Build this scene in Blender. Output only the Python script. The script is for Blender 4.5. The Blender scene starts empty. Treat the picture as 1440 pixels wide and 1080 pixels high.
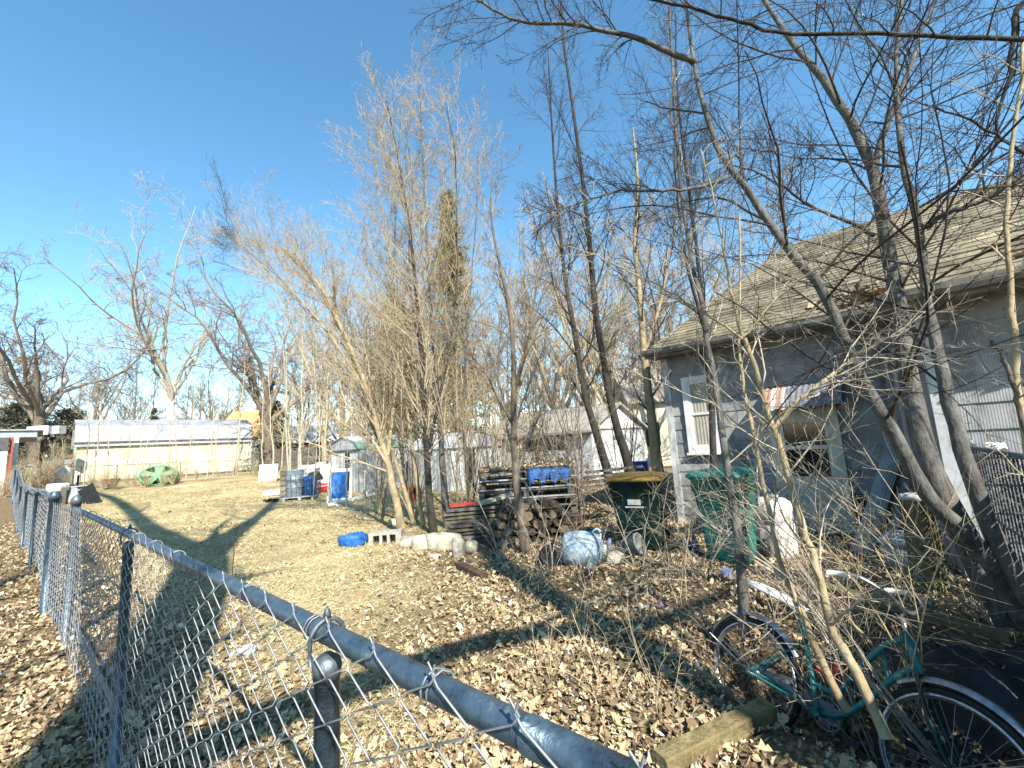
import bpy, math, random
import numpy as np
from mathutils import Vector, Matrix
S = bpy.context.scene
COL = S.collection
rng = np.random.default_rng(7)
random.seed(7)

# ------------------------------------------------------------------ camera
F = 600.0; PITCH = math.radians(8.06); ROLL = math.radians(3.45); CZ = 1.5
fw = np.array([0, math.cos(PITCH), math.sin(PITCH)])
_R0 = np.array([1.0, 0, 0]); _U0 = np.cross(_R0, fw)
RV = _R0*math.cos(ROLL) - _U0*math.sin(ROLL)
UV = _U0*math.cos(ROLL) + _R0*math.sin(ROLL)
CAM = np.array([0, 0, CZ])
cd = bpy.data.cameras.new("camera"); cam = bpy.data.objects.new("camera", cd); COL.objects.link(cam)
cd.sensor_width = 36; cd.lens = 36*F/1440; cd.clip_start = 0.02; cd.clip_end = 2000
cam.matrix_world = Matrix(((RV[0], UV[0], -fw[0], 0), (RV[1], UV[1], -fw[1], 0), (RV[2], UV[2], -fw[2], CZ), (0, 0, 0, 1)))
S.camera = cam

# ------------------------------------------------------------------ sky, sun, exposure
SUNH = np.array([0.37, -0.93]); SUNH /= np.linalg.norm(SUNH); EL = math.radians(40)
SUN = np.array([SUNH[0]*math.cos(EL), SUNH[1]*math.cos(EL), math.sin(EL)])
w = bpy.data.worlds.new("World"); S.world = w; w.use_nodes = True
nt = w.node_tree; bg = nt.nodes["Background"]
sky = nt.nodes.new("ShaderNodeTexSky"); sky.sky_type = 'NISHITA'; sky.sun_disc = False
sky.sun_elevation = EL; sky.sun_rotation = math.atan2(SUNH[0], SUNH[1])
sky.air_density = 1.0; sky.dust_density = 0.05; sky.ozone_density = 2.0; sky.altitude = 200
hs = nt.nodes.new("ShaderNodeHueSaturation"); hs.inputs["Saturation"].default_value = 1.16; hs.inputs["Hue"].default_value = 0.486
nt.links.new(sky.outputs[0], hs.inputs["Color"]); nt.links.new(hs.outputs[0], bg.inputs[0]); bg.inputs[1].default_value = 0.138
sl = bpy.data.lights.new("sun", 'SUN'); sl.energy = 5.0; sl.angle = math.radians(0.5); sl.color = (1.0, 0.945, 0.86)
so = bpy.data.objects.new("sun", sl); COL.objects.link(so)
so.rotation_euler = Vector(-SUN).to_track_quat('-Z', 'Y').to_euler(); so.location = (3, -6, 12)
S.view_settings.view_transform = 'Standard'; S.view_settings.look = 'None'
S.view_settings.exposure = 1.12; S.view_settings.gamma = 1.0
S.cycles.max_bounces = 4; S.cycles.diffuse_bounces = 1; S.cycles.glossy_bounces = 2
S.cycles.transparent_max_bounces = 8

# ------------------------------------------------------------------ ground shape and pixel helpers
def sst(a, b, v):
    t = np.clip((np.asarray(v, float)-a)/(b-a), 0, 1); return t*t*(3-2*t)
AX = np.array([-0.745, 0.667, 0.0]); NX = np.array([0.667, 0.745, 0.0])   # the lot's two directions: along the fence, and away from it
AX /= np.linalg.norm(AX); NX /= np.linalg.norm(NX)
def ground_z(x, y):
    x = np.asarray(x, float); y = np.asarray(y, float)
    d = np.hypot(x, y); q = NX[0]*x+NX[1]*y
    rise = 0.65*sst(15, 28, d)*sst(6, -4, x)
    dip = -0.16*sst(4.2, 7.2, q)*sst(0.5, 2.5, x)*(1-sst(14, 20, d))
    bx, by, ex, ey = 1.92, 2.0, 1.45, 3.1
    t = np.clip(((x-bx)*(ex-bx)+(y-by)*(ey-by))/((ex-bx)**2+(ey-by)**2), 0, 1)
    pit = -0.38*(1-sst(0.10, 0.46, np.hypot(x-bx-t*(ex-bx), y-by-t*(ey-by))))
    hump = 0.03*np.sin(x*0.9+1.3)*np.cos(y*0.7)+0.02*np.sin(x*2.3+y*1.9)
    return rise+dip+pit+hump*sst(2, 5, d)
def ray(px, py): return fw*F+RV*(px-720)-UV*(py-540)
def at(px, py, Y):
    d = ray(px, py); return CAM+d*(Y/d[1])
def G(px, py):
    d = ray(px, py); d = d/np.hypot(d[0], d[1])
    s = np.linspace(0.5, 80, 16000); P = CAM+s[:, None]*d
    k = np.argmax(P[:, 2] < ground_z(P[:, 0], P[:, 1])); p = P[k].copy(); p[2] = float(ground_z(p[0], p[1])); return p
def onpl(px, py, off):                       # where the line of sight meets the upright plane NX.p = off
    d = ray(px, py); return CAM+d*((off-CAM@NX)/(d@NX))
def gz(p, dz=0.0): return np.array([p[0], p[1], float(ground_z(p[0], p[1]))+dz])
def V(*a): return np.array(a, float)

# ------------------------------------------------------------------ materials
def mat(name, c1, c2=None, scale=6, rough=0.8, bump=0.3, bscale=None, metal=0.0, spec=0.3, detail=6, c3=None, stretch=None, tint=None, contrast=(0.35, 0.65)):
    m = bpy.data.materials.new(name); m.use_nodes = True; t = m.node_tree; N = t.nodes; L = t.links
    b = N["Principled BSDF"]; b.inputs["Roughness"].default_value = rough; b.inputs["Metallic"].default_value = metal
    b.inputs["Specular IOR Level"].default_value = spec
    if c2 is None: c2 = tuple(v*0.7 for v in c1)
    tc = N.new("ShaderNodeNewGeometry"); src = tc.outputs["Position"]
    if stretch:
        mp = N.new("ShaderNodeMapping"); mp.inputs["Scale"].default_value = stretch; L.new(src, mp.inputs[0]); src = mp.outputs[0]
    n = N.new("ShaderNodeTexNoise"); n.inputs["Scale"].default_value = scale; n.inputs["Detail"].default_value = detail; n.inputs["Roughness"].default_value = 0.65
    L.new(src, n.inputs["Vector"])
    r = N.new("ShaderNodeValToRGB"); L.new(n.outputs[0], r.inputs[0])
    r.color_ramp.elements[0].position = contrast[0]; r.color_ramp.elements[1].position = contrast[1]
    r.color_ramp.elements[0].color = (*c2, 1); r.color_ramp.elements[1].color = (*c1, 1)
    if c3:
        e = r.color_ramp.elements.new(min(0.95, contrast[1]+0.08)); e.color = (*c3, 1)
    out = r.outputs[0]
    if tint:                                  # each leaf, blade or twig has its own colour
        at_ = N.new("ShaderNodeAttribute"); at_.attribute_name = "tint"
        r2 = N.new("ShaderNodeValToRGB"); L.new(at_.outputs["Fac"], r2.inputs[0]); E = r2.color_ramp.elements
        E[0].color = (*tint[0], 1); E[1].color = (*tint[-1], 1)
        for i, c in enumerate(tint[1:-1]):
            e = E.new((i+1)/(len(tint)-1)); e.color = (*c, 1)
        mx = N.new("ShaderNodeMixRGB"); mx.inputs[0].default_value = 0.25; L.new(r2.outputs[0], mx.inputs[1]); L.new(out, mx.inputs[2]); out = mx.outputs[0]
    L.new(out, b.inputs["Base Color"])
    if bump:
        n2 = N.new("ShaderNodeTexNoise"); n2.inputs["Scale"].default_value = bscale or scale*4; n2.inputs["Detail"].default_value = 5
        L.new(src, n2.inputs["Vector"])
        bp = N.new("ShaderNodeBump"); bp.inputs["Strength"].default_value = bump; bp.inputs["Distance"].default_value = 0.02
        L.new(n2.outputs[0], bp.inputs["Height"]); L.new(bp.outputs[0], b.inputs["Normal"])
    return m
M = {}
M['galv'] = mat('galvanised_steel', (.17, .205, .22), (.08, .10, .115), 30, .5, .12, 160, .55, .5)
M['rail'] = mat('weathered_rail', (.085, .135, .175), (.03, .055, .08), 30, .38, .15, 200, .45, .5, stretch=(1, 1, 1), c3=(.20, .22, .22), contrast=(.3, .62))
M['wire'] = mat('fence_wire', (.30, .32, .33), (.15, .165, .175), 40, .5, 0, None, .25, .5)
M['bark_grey'] = mat('grey_bark', (.155, .15, .13), (.055, .052, .045), 14, .9, .6, 50, stretch=(1, 1, .45))
M['bark_brown'] = mat('brown_bark', (.20, .16, .115), (.075, .058, .042), 14, .9, .6, 50, stretch=(1, 1, .4))
M['bark_dark'] = mat('dark_bark', (.060, .054, .044), (.022, .019, .015), 10, .95, .6, 40, stretch=(1, 1, .35))
M['bark_tan'] = mat('tan_bark', (.40, .32, .19), (.23, .18, .10), 12, .85, .4, 50, stretch=(1, 1, .6))
M['bark_pale'] = mat('pale_bark', (.50, .45, .34), (.28, .24, .17), 10, .85, .35, 40)
M['bark_white'] = mat('white_bark', (.66, .62, .54), (.27, .235, .18), 2.2, .8, .3, 30, contrast=(.33, .5))
M['twig_grey'] = mat('grey_twig', (.27, .22, .165), (.13, .105, .08), 20, .8, 0)
M['twig_red'] = mat('reddish_twig', (.075, .058, .046), (.03, .024, .02), 20, .75, 0)
M['twig_tan'] = mat('tan_twig', (.46, .375, .245), (.26, .205, .125), 12, .85, 0)
M['twig_pale'] = mat('pale_twig', (.46, .40, .30), (.26, .22, .16), 12, .85, 0)
M['twig_straw'] = mat('straw_stem', (.52, .43, .26), (.30, .23, .13), 12, .85, 0)
M['needle'] = mat('spruce_needles', (.15, .14, .035), (.07, .075, .02), 1.3, .7, 0, tint=[(.06, .068, .02), (.135, .125, .035), (.23, .19, .06)])
M['needle_brown'] = mat('browning_needles', (.20, .15, .065), (.085, .075, .028), 1.0, .7, 0, tint=[(.10, .085, .035), (.25, .19, .09), (.36, .27, .14)])
M['needle_dull'] = mat('dull_juniper', (.13, .125, .085), (.06, .06, .04), 1.0, .8, 0, tint=[(.09, .085, .06), (.18, .17, .115), (.28, .25, .17)])
M['leaf'] = mat('dead_leaves', (.40, .29, .17), (.22, .15, .08), 30, .75, 0, tint=[(.10, .07, .04), (.26, .185, .105), (.42, .315, .175), (.56, .44, .265), (.68, .575, .385)])
M['straw'] = mat('dead_grass', (.42, .33, .16), (.28, .21, .09), 3, .8, 0, tint=[(.32, .25, .12), (.56, .46, .245), (.68, .58, .33), (.76, .68, .44)])
M['concrete'] = mat('concrete', (.42, .39, .32), (.26, .24, .19), 18, .9, .4, 60)
M['stone'] = mat('pale_limestone', (.50, .46, .33), (.30, .27, .19), 9, .9, .6, 30)
M['oldwood'] = mat('weathered_wood', (.17, .155, .13), (.065, .057, .046), 8, .85, .4, 40, stretch=(1, 1, 1))
M['brownwood'] = mat('brown_wood', (.115, .082, .05), (.045, .032, .02), 10, .85, .5, 45)
M['mosswood'] = mat('mossy_wood', (.17, .155, .075), (.075, .065, .038), 7, .9, .6, 40, c3=(.19, .20, .07))
M['timber'] = mat('yellowed_timber', (.27, .22, .105), (.12, .095, .045), 9, .9, .7, 50)
M['cutwood'] = mat('cut_wood_end', (.22, .165, .10), (.10, .07, .04), 20, .85, .3, 60)
M['black'] = mat('black_plastic_and_shade', (.018, .018, .019), (.010, .010, .011), 6, .5, .2)
M['rubber'] = mat('black_rubber', (.022, .022, .022), (.012, .012, .012), 30, .7, .2)
M['teal'] = mat('teal_bike_paint', (.02, .20, .185), (.012, .10, .095), 16, .35, .1, 60, 0, .5)
M['binteal'] = mat('teal_green_plastic', (.008, .20, .145), (.005, .12, .09), 5, .5, .06, 30, 0, .4)
M['bindark'] = mat('dark_green_plastic', (.003, .030, .024), (.002, .018, .015), 3, .45, .06, 30, 0, .4)
M['yellow'] = mat('yellow_lid_plastic', (.25, .15, .025), (.11, .075, .02), 5, .55, .1)
M['chrome'] = mat('dull_chrome', (.52, .54, .57), (.28, .27, .26), 20, .32, .1, 60, .85, .5)
M['white'] = mat('white_paint', (.78, .77, .73), (.62, .60, .55), 5, .6, .1)
M['whiteplastic'] = mat('white_plastic', (.80, .78, .72), (.66, .63, .55), 4, .5, .08)
M['dirtywhite'] = mat('dirty_white_metal', (.60, .61, .60), (.34, .35, .34), 3, .55, .12, 20)
M['cream'] = mat('cream_siding', (.68, .655, .48), (.60, .575, .41), 1.0, .7, .1, 10)
M['creampaint'] = mat('cream_door_paint', (.66, .64, .54), (.48, .46, .38), 5, .6, .1)
M['metalroof'] = mat('white_metal_roof', (.38, .40, .43), (.28, .30, .34), 2, .5, .05, 8, .1, .4)
M['darktrim'] = mat('dark_trim', (.10, .10, .10), (.06, .06, .06), 6, .7, .1)
M['greenpaint'] = mat('green_trim_paint', (.12, .30, .20), (.30, .36, .30), 4, .6, .1)
M['greenplay'] = mat('faded_green_plastic', (.10, .42, .20), (.06, .30, .14), 3, .5, .05, c3=(.22, .52, .34))
M['red'] = mat('red_plastic', (.62, .05, .03), (.42, .035, .025), 6, .5, .05)
M['rust'] = mat('rusty_red_metal', (.40, .10, .06), (.22, .06, .035), 8, .75, .3)
M['blue'] = mat('blue_tarp', (.03, .20, .56), (.02, .12, .38), 5, .45, .35, 24, 0, .4)
M['darkblue'] = mat('dark_blue_tarp', (.02, .12, .36), (.012, .06, .20), 9, .5, .35, 30)
M['bluebundle'] = mat('crumpled_blue_tarp', (.03, .17, .50), (.012, .07, .26), 11, .5, 1.0, 22)
M['bluedrum'] = mat('blue_drum_plastic', (.02, .10, .28), (.015, .07, .20), 4, .4, .05)
M['greydrum'] = mat('grey_drum', (.36, .41, .43), (.24, .28, .30), 4, .45, .08, 20, .3)
M['bluewhite'] = mat('worn_blue_and_white', (.42, .49, .52), (.10, .21, .30), 7, .6, .3, c3=(.55, .55, .48), contrast=(.42, .62))
M['cloth'] = mat('faded_blue_cloth', (.20, .25, .40), (.10, .13, .22), 8, .9, .5, 30)
M['purple'] = mat('faded_purple_cloth', (.27, .22, .34), (.17, .13, .22), 8, .9, .5, 30)
M['glass_dark'] = mat('dark_glass', (.012, .014, .016), (.03, .028, .024), 2.5, .08, 0, None, 0, .6)
M['curtain'] = mat('pale_curtain', (.42, .40, .33), (.33, .31, .25), 3, .9, .2, 30)
M['rooftan'] = mat('tan_far_roof', (.34, .31, .255), (.25, .225, .18), 2, .9, .2)
M['orange'] = mat('orange_roof', (.56, .30, .14), (.45, .23, .10), 2, .85, .1)
M['brownliquid'] = mat('brown_liquid', (.06, .018, .008), (.04, .012, .006), 5, .1, 0, None, 0, .5)
M['dirtglass'] = mat('grimy_clear_plastic', (.30, .31, .28), (.14, .15, .13), 6, .35, .1)
M['weave'] = mat('black_privacy_weave', (.016, .017, .018), (.03, .03, .03), 60, .6, .2)
M['trimdull'] = mat('dull_grey_trim', (.27, .26, .22), (.12, .115, .095), 4, .75, .2, 40)
M['silver'] = mat('grey_board', (.42, .43, .42), (.27, .28, .27), 5, .7, .2)
M['redwood'] = mat('red_striped_paint', (.34, .17, .13), (.24, .12, .09), 6, .7, .1)

def siding_mat(name, c1, c2, dirt):
    m = mat(name, c1, c2, 2.2, .85, 0); t = m.node_tree; N = t.nodes; L = t.links; b = N["Principled BSDF"]
    g = N.new("ShaderNodeNewGeometry"); dp = N.new("ShaderNodeVectorMath"); dp.operation = 'DOT_PRODUCT'
    L.new(g.outputs["Position"], dp.inputs[0]); dp.inputs[1].default_value = tuple(AX+0.35*NX)
    mu = N.new("ShaderNodeMath"); mu.operation = 'MULTIPLY'; mu.inputs[1].default_value = 2*math.pi/0.021; L.new(dp.outputs["Value"], mu.inputs[0])
    sn = N.new("ShaderNodeMath"); sn.operation = 'SINE'; L.new(mu.outputs[0], sn.inputs[0])
    ns = N.new("ShaderNodeTexNoise"); ns.inputs["Scale"].default_value = 5; ns.inputs["Detail"].default_value = 8; L.new(g.outputs["Position"], ns.inputs["Vector"])
    ad = N.new("ShaderNodeMath"); ad.operation = 'MULTIPLY_ADD'; L.new(sn.outputs[0], ad.inputs[0]); ad.inputs[1].default_value = .09; L.new(ns.outputs[0], ad.inputs[2])
    rp = N.new("ShaderNodeValToRGB"); rp.color_ramp.elements[0].position = .12; rp.color_ramp.elements[1].position = .5
    rp.color_ramp.elements[0].color = (*dirt, 1); rp.color_ramp.elements[1].color = (1, 1, 1, 1); L.new(ad.outputs[0], rp.inputs[0])
    mx = N.new("ShaderNodeMixRGB"); mx.blend_type = 'MULTIPLY'; mx.inputs[0].default_value = 1
    old = b.inputs["Base Color"].links[0].from_socket; L.new(old, mx.inputs[1]); L.new(rp.outputs[0], mx.inputs[2]); L.new(mx.outputs[0], b.inputs["Base Color"])
    bp = N.new("ShaderNodeBump"); bp.inputs["Strength"].default_value = .3; bp.inputs["Distance"].default_value = .003; L.new(sn.outputs[0], bp.inputs["Height"]); L.new(bp.outputs[0], b.inputs["Normal"])
    return m
def stain(m, dark, scale, lo, hi, stretch):
    t = m.node_tree; N = t.nodes; L = t.links; b = N["Principled BSDF"]; g = N.new("ShaderNodeNewGeometry"); mp = N.new("ShaderNodeMapping"); mp.inputs["Scale"].default_value = stretch; L.new(g.outputs["Position"], mp.inputs[0])
    n = N.new("ShaderNodeTexNoise"); n.inputs["Scale"].default_value = scale; n.inputs["Detail"].default_value = 9; n.inputs["Roughness"].default_value = .75; L.new(mp.outputs[0], n.inputs["Vector"])
    r = N.new("ShaderNodeValToRGB"); r.color_ramp.elements[0].position = lo; r.color_ramp.elements[1].position = hi; r.color_ramp.elements[0].color = (*dark, 1); r.color_ramp.elements[1].color = (1, 1, 1, 1); L.new(n.outputs[0], r.inputs[0])
    mx = N.new("ShaderNodeMixRGB"); mx.blend_type = 'MULTIPLY'; mx.inputs[0].default_value = 1; old = b.inputs["Base Color"].links[0].from_socket; L.new(old, mx.inputs[1]); L.new(r.outputs[0], mx.inputs[2]); L.new(mx.outputs[0], b.inputs["Base Color"])
M['siding'] = siding_mat('grooved_grey_siding', (.36, .365, .355), (.235, .24, .24), (.5, .5, .5))

def shingle_mat():
    m = mat('tan_shingles', (.33, .29, .20), (.22, .19, .13), 1.2, .95, .5, 60)
    t = m.node_tree; N = t.nodes; L = t.links; b = N["Principled BSDF"]
    at_ = N.new("ShaderNodeAttribute"); at_.attribute_name = "tint"
    rp = N.new("ShaderNodeValToRGB"); rp.color_ramp.elements[0].color = (.5, .5, .5, 1); rp.color_ramp.elements[1].color = (1.15, 1.13, 1.08, 1); L.new(at_.outputs["Fac"], rp.inputs[0])
    mx = N.new("ShaderNodeMixRGB"); mx.blend_type = 'MULTIPLY'; mx.inputs[0].default_value = 1
    old = b.inputs["Base Color"].links[0].from_socket; L.new(old, mx.inputs[1]); L.new(rp.outputs[0], mx.inputs[2]); L.new(mx.outputs[0], b.inputs["Base Color"])
    return m
M['shingle'] = shingle_mat()

stain(M['siding'], (.45, .44, .42), 2.2, .36, .52, (1, 1, .35)); stain(M['shingle'], (.50, .49, .46), 1.6, .38, .55, (1, 1, .6))
stain(M['dirtywhite'], (.42, .36, .28), 3.0, .36, .50, (1, 1, .3)); stain(M['cream'], (.62, .58, .48), 1.3, .36, .52, (1, 1, .35)); stain(M['metalroof'], (.62, .58, .52), 1.2, .36, .52, (1, 1, 1))
stain(M['rail'], (.55, .45, .38), 34, .36, .44, (1, 1, 1)); stain(M['galv'], (.55, .42, .32), 26, .34, .44, (1, 1, .5)); stain(M['bindark'], (.6, .6, .55), 5, .38, .5, (1, 1, .4)); stain(M['binteal'], (.5, .5, .46), 5, .38, .5, (1, 1, .4))
for k_ in ('greenplay', 'blue', 'bluedrum', 'darkblue', 'whiteplastic', 'yellow', 'timber'): stain(M[k_], (.55, .5, .42), 6, .36, .52, (1, 1, .6))

def ground_mat():
    m = bpy.data.materials.new('yard_ground'); m.use_nodes = True; t = m.node_tree; N = t.nodes; L = t.links; b = N["Principled BSDF"]
    b.inputs["Roughness"].default_value = .95; b.inputs["Specular IOR Level"].default_value = .1
    g = N.new("ShaderNodeNewGeometry"); pos = g.outputs["Position"]
    def noise(s, d=6, r=.65):
        n = N.new("ShaderNodeTexNoise"); n.inputs["Scale"].default_value = s; n.inputs["Detail"].default_value = d; n.inputs["Roughness"].default_value = r; L.new(pos, n.inputs["Vector"]); return n.outputs[0]
    def ramp(src, stops):
        r = N.new("ShaderNodeValToRGB"); E = r.color_ramp.elements
        E[0].position, E[0].color = stops[0][0], (*stops[0][1], 1); E[1].position, E[1].color = stops[-1][0], (*stops[-1][1], 1)
        for p, c in stops[1:-1]:
            e = E.new(p); e.color = (*c, 1)
        L.new(src, r.inputs[0]); return r.outputs[0]
    def mix(f, a, c):
        x = N.new("ShaderNodeMixRGB"); L.new(f, x.inputs[0]); L.new(a, x.inputs[1]); L.new(c, x.inputs[2]); return x.outputs[0]
    fine = ramp(noise(38, 8), [(.3, (.31, .235, .115)), (.48, (.53, .43, .23)), (.68, (.68, .58, .34))])
    big = ramp(noise(.55, 9, .72), [(.40, (0, 0, 0)), (.62, (1, 1, 1))])
    soil = ramp(noise(34, 8), [(.3, (.05, .035, .022)), (.5, (.17, .12, .07)), (.62, (.34, .25, .14))])
    lawn = mix(big, ramp(noise(24, 8), [(.3, (.15, .108, .055)), (.7, (.38, .285, .14))]), fine)
    a = N.new("ShaderNodeAttribute"); a.attribute_name = "litter"
    L.new(mix(a.outputs["Fac"], lawn, soil), b.inputs["Base Color"])
    bp = N.new("ShaderNodeBump"); bp.inputs["Strength"].default_value = .8; bp.inputs["Distance"].default_value = .03
    L.new(noise(45, 8, .7), bp.inputs["Height"]); L.new(bp.outputs[0], b.inputs["Normal"])
    return m
M['ground'] = ground_mat()

# ------------------------------------------------------------------ mesh builder
class MB:
    def __init__(s): s.v = []; s.q = []; s.n = 0; s.mi = []; s.tint = []; s.cur = 0; s.smooth = []
    def add(s, v, faces, smooth=False, tint=None):
        v = np.asarray(v, float).reshape(-1, 3)
        f = [np.asarray(x, int)+s.n for x in faces] if isinstance(faces, list) else np.asarray(faces, int)+s.n
        s.v.append(v); s.n += len(v); s.q.append(f); k = len(f)
        s.mi.append(np.full(k, s.cur)); s.smooth.append(np.full(k, smooth))
        s.tint.append(np.full(len(v), .5) if tint is None else np.broadcast_to(np.asarray(tint, float), (len(v),)))
    def obox(s, p, a, b, c):                # a box with a corner p and three edges
        p, a, b, c = map(lambda x: np.asarray(x, float), (p, a, b, c))
        v = [p, p+a, p+a+b, p+b, p+c, p+a+c, p+a+b+c, p+b+c]
        f = [[0, 3, 2, 1], [4, 5, 6, 7], [0, 1, 5, 4], [1, 2, 6, 5], [2, 3, 7, 6], [3, 0, 4, 7]]
        if np.dot(np.cross(a, b), c) < 0: f = [x[::-1] for x in f]
        s.add(v, np.array(f))
    def box(s, c, size, rz=0, ax=None):
        ex, ey, ez = (V(math.cos(rz), math.sin(rz), 0), V(-math.sin(rz), math.cos(rz), 0), V(0, 0, 1)) if ax is None else ax
        ex, ey, ez = ex*size[0], ey*size[1], ez*size[2]; s.obox(np.asarray(c, float)-(ex+ey+ez)/2, ex, ey, ez)
    def bar(s, p, q, wdt, thk, up=V(0, 0, 1)):     # a plank from p to q
        p = np.asarray(p, float); q = np.asarray(q, float); d = q-p; n = np.cross(d, up); n /= np.linalg.norm(n); u = np.cross(n, d); u /= np.linalg.norm(u)
        s.obox(p-n*wdt/2-u*thk/2, d, n*wdt, u*thk)
    def quad(s, *p, tint=None): s.add(p, np.array([list(range(len(p)))]) if len(p) == 4 else [list(range(len(p)))], tint=tint)
    def prism(s, poly, d):                  # a polygon swept along d
        poly = np.asarray(poly, float); d = np.asarray(d, float); n = len(poly)
        s.add(np.vstack([poly, poly+d]), [list(range(n))[::-1], list(range(n, 2*n))]+[[i, (i+1) % n, n+(i+1) % n, n+i] for i in range(n)])
    def tubes(s, P, R, sides=5, smooth=True, cap=False, tint=None):
        P = np.asarray(P, float)
        if P.ndim == 2: P = P[None]
        Mn, N, _ = P.shape
        R = np.broadcast_to(np.asarray(R, float), (Mn, N)) if np.ndim(R) < 2 else np.asarray(R, float)
        T = np.gradient(P, axis=1); T /= np.linalg.norm(T, axis=2, keepdims=True)+1e-12
        mean = P[:, -1]-P[:, 0]; ref = np.where((np.abs(mean[:, 2:3]) > .8*np.linalg.norm(mean, axis=1, keepdims=True)), V(1, 0.2, 0), V(0, 0.1, 1))
        A = np.cross(T, ref[:, None, :]); A /= np.linalg.norm(A, axis=2, keepdims=True)+1e-12
        B = np.cross(T, A)
        th = np.arange(sides)*2*math.pi/sides
        v = P[:, :, None, :]+R[:, :, None, None]*(A[:, :, None, :]*np.cos(th)[None, None, :, None]+B[:, :, None, :]*np.sin(th)[None, None, :, None])
        base = (np.arange(Mn)*N*sides)[:, None, None]+(np.arange(N-1)*sides)[None, :, None]; k = np.arange(sides)[None, None, :]; k2 = (k+1) % sides
        f = np.stack([base+k, base+k2, base+sides+k2, base+sides+k], -1).reshape(-1, 4)
        tt = None if tint is None else np.repeat(np.asarray(tint), N*sides)
        s.add(v.reshape(-1, 3), f, smooth, tt)
        if cap:
            o = s.n-Mn*N*sides
            fs = []
            for m_ in range(Mn):
                a = o+m_*N*sides; fs.append(list(range(a, a+sides))); a += (N-1)*sides; fs.append(list(range(a, a+sides))[::-1])
            s.add(np.zeros((0, 3)), [np.array(x)-s.n for x in fs])
    def tube(s, pts, r, sides=8, cap=True): s.tubes(np.asarray(pts, float), np.asarray(r, float)[None] if np.ndim(r) else r, sides, True, cap)
    def lathe(s, c, prof, axis=V(0, 0, 1), n=20, cap=True):
        axis = np.asarray(axis, float)/np.linalg.norm(axis); t = V(1, 0, 0) if abs(axis[0]) < .8 else V(0, 1, 0)
        a = np.cross(axis, t); a /= np.linalg.norm(a); b = np.cross(axis, a); th = np.arange(n)*2*math.pi/n
        ring = np.cos(th)[:, None]*a+np.sin(th)[:, None]*b
        v = np.concatenate([np.asarray(c, float)+axis*h+ring*r for r, h in prof]); m = len(prof)
        f = [[i*n+j, i*n+(j+1) % n, (i+1)*n+(j+1) % n, (i+1)*n+j] for i in range(m-1) for j in range(n)]
        s.add(v, np.array(f), True)
        if cap: s.add(np.zeros((0, 3)), [np.arange(n)[::-1]-n*m, np.arange(n)-n])
    def build(s, name, mats, parent=None, loc=None):
        me = bpy.data.meshes.new(name); v = np.concatenate(s.v)
        off = V(0, 0, 0) if parent is None and loc is None else (np.array(parent.location) if parent is not None and loc is None else np.asarray(loc, float))
        if parent is not None and 'abs' in parent: off = np.array(parent['abs'])
        v = v-off; me.vertices.add(len(v)); me.vertices.foreach_set('co', v.ravel())
        ls, st = [], []; cnt = 0
        for f in s.q:
            if isinstance(f, np.ndarray):
                k = f.shape[1]; ls.append(f.ravel()); st.append(cnt+np.arange(len(f))*k); cnt += f.size
            else:
                for x in f: ls.append(np.asarray(x)); st.append(np.array([cnt])); cnt += len(x)
        ls = np.concatenate(ls); st = np.concatenate(st)
        me.loops.add(len(ls)); me.loops.foreach_set('vertex_index', ls.astype(np.int32))
        me.polygons.add(len(st)); me.polygons.foreach_set('loop_start', st.astype(np.int32))
        me.polygons.foreach_set('material_index', np.concatenate(s.mi).astype(np.int32))
        me.polygons.foreach_set('use_smooth', np.concatenate(s.smooth).astype(bool))
        a = me.attributes.new('tint', 'FLOAT', 'POINT'); a.data.foreach_set('value', np.concatenate(s.tint).astype(np.float32))
        me.update(calc_edges=True); me.validate()
        for m in (mats if isinstance(mats, (list, tuple)) else [mats]): me.materials.append(M[m])
        o = bpy.data.objects.new(name, me); COL.objects.link(o)
        if parent is not None:
            o.parent = parent; o['abs'] = list(off)
            if not (parent.type == 'EMPTY'): pass
        else: o.location = off
        return o
def tag(o, label=None, cat=None, group=None, kind=None):
    if label: o['label'] = label
    if cat: o['category'] = cat
    if group: o['group'] = group
    if kind: o['kind'] = kind
    return o
def thing(name, label, cat, loc, group=None):
    o = bpy.data.objects.new(name, None); COL.objects.link(o); o.location = tuple(loc); o['abs'] = [float(c) for c in loc]; o.empty_display_size = .2
    return tag(o, label, cat, group)
def single(name, mb, mats, label, cat, loc, group=None, kind=None): return tag(mb.build(name, mats, loc=loc), label, cat, group, kind)
def copy_thing(o, loc, rz=0, sc=1.0, label=None, group=None):
    r = o.copy(); COL.objects.link(r); r.location = tuple(loc); r.rotation_euler = (0, 0, rz); r.scale = (sc, sc, sc) if np.ndim(sc) == 0 else sc
    if label: r['label'] = label
    if group: r['group'] = group
    for ch in list(o.children):
        c = ch.copy(); COL.objects.link(c); c.parent = r
        for g2 in list(ch.children):
            d = g2.copy(); COL.objects.link(d); d.parent = c
    return r

def smoothpath(pts, n):
    pts = np.asarray(pts, float); m = len(pts)
    P = np.vstack([2*pts[0]-pts[1], pts, 2*pts[-1]-pts[-2]])
    t = np.linspace(0, m-1-1e-9, n); i = t.astype(int); u = (t-i)[:, None]
    p0, p1, p2, p3 = P[i], P[i+1], P[i+2], P[i+3]
    return .5*((2*p1)+(-p0+p2)*u+(2*p0-5*p1+4*p2-p3)*u**2+(-p0+3*p1-3*p2+p3)*u**3)

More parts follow.
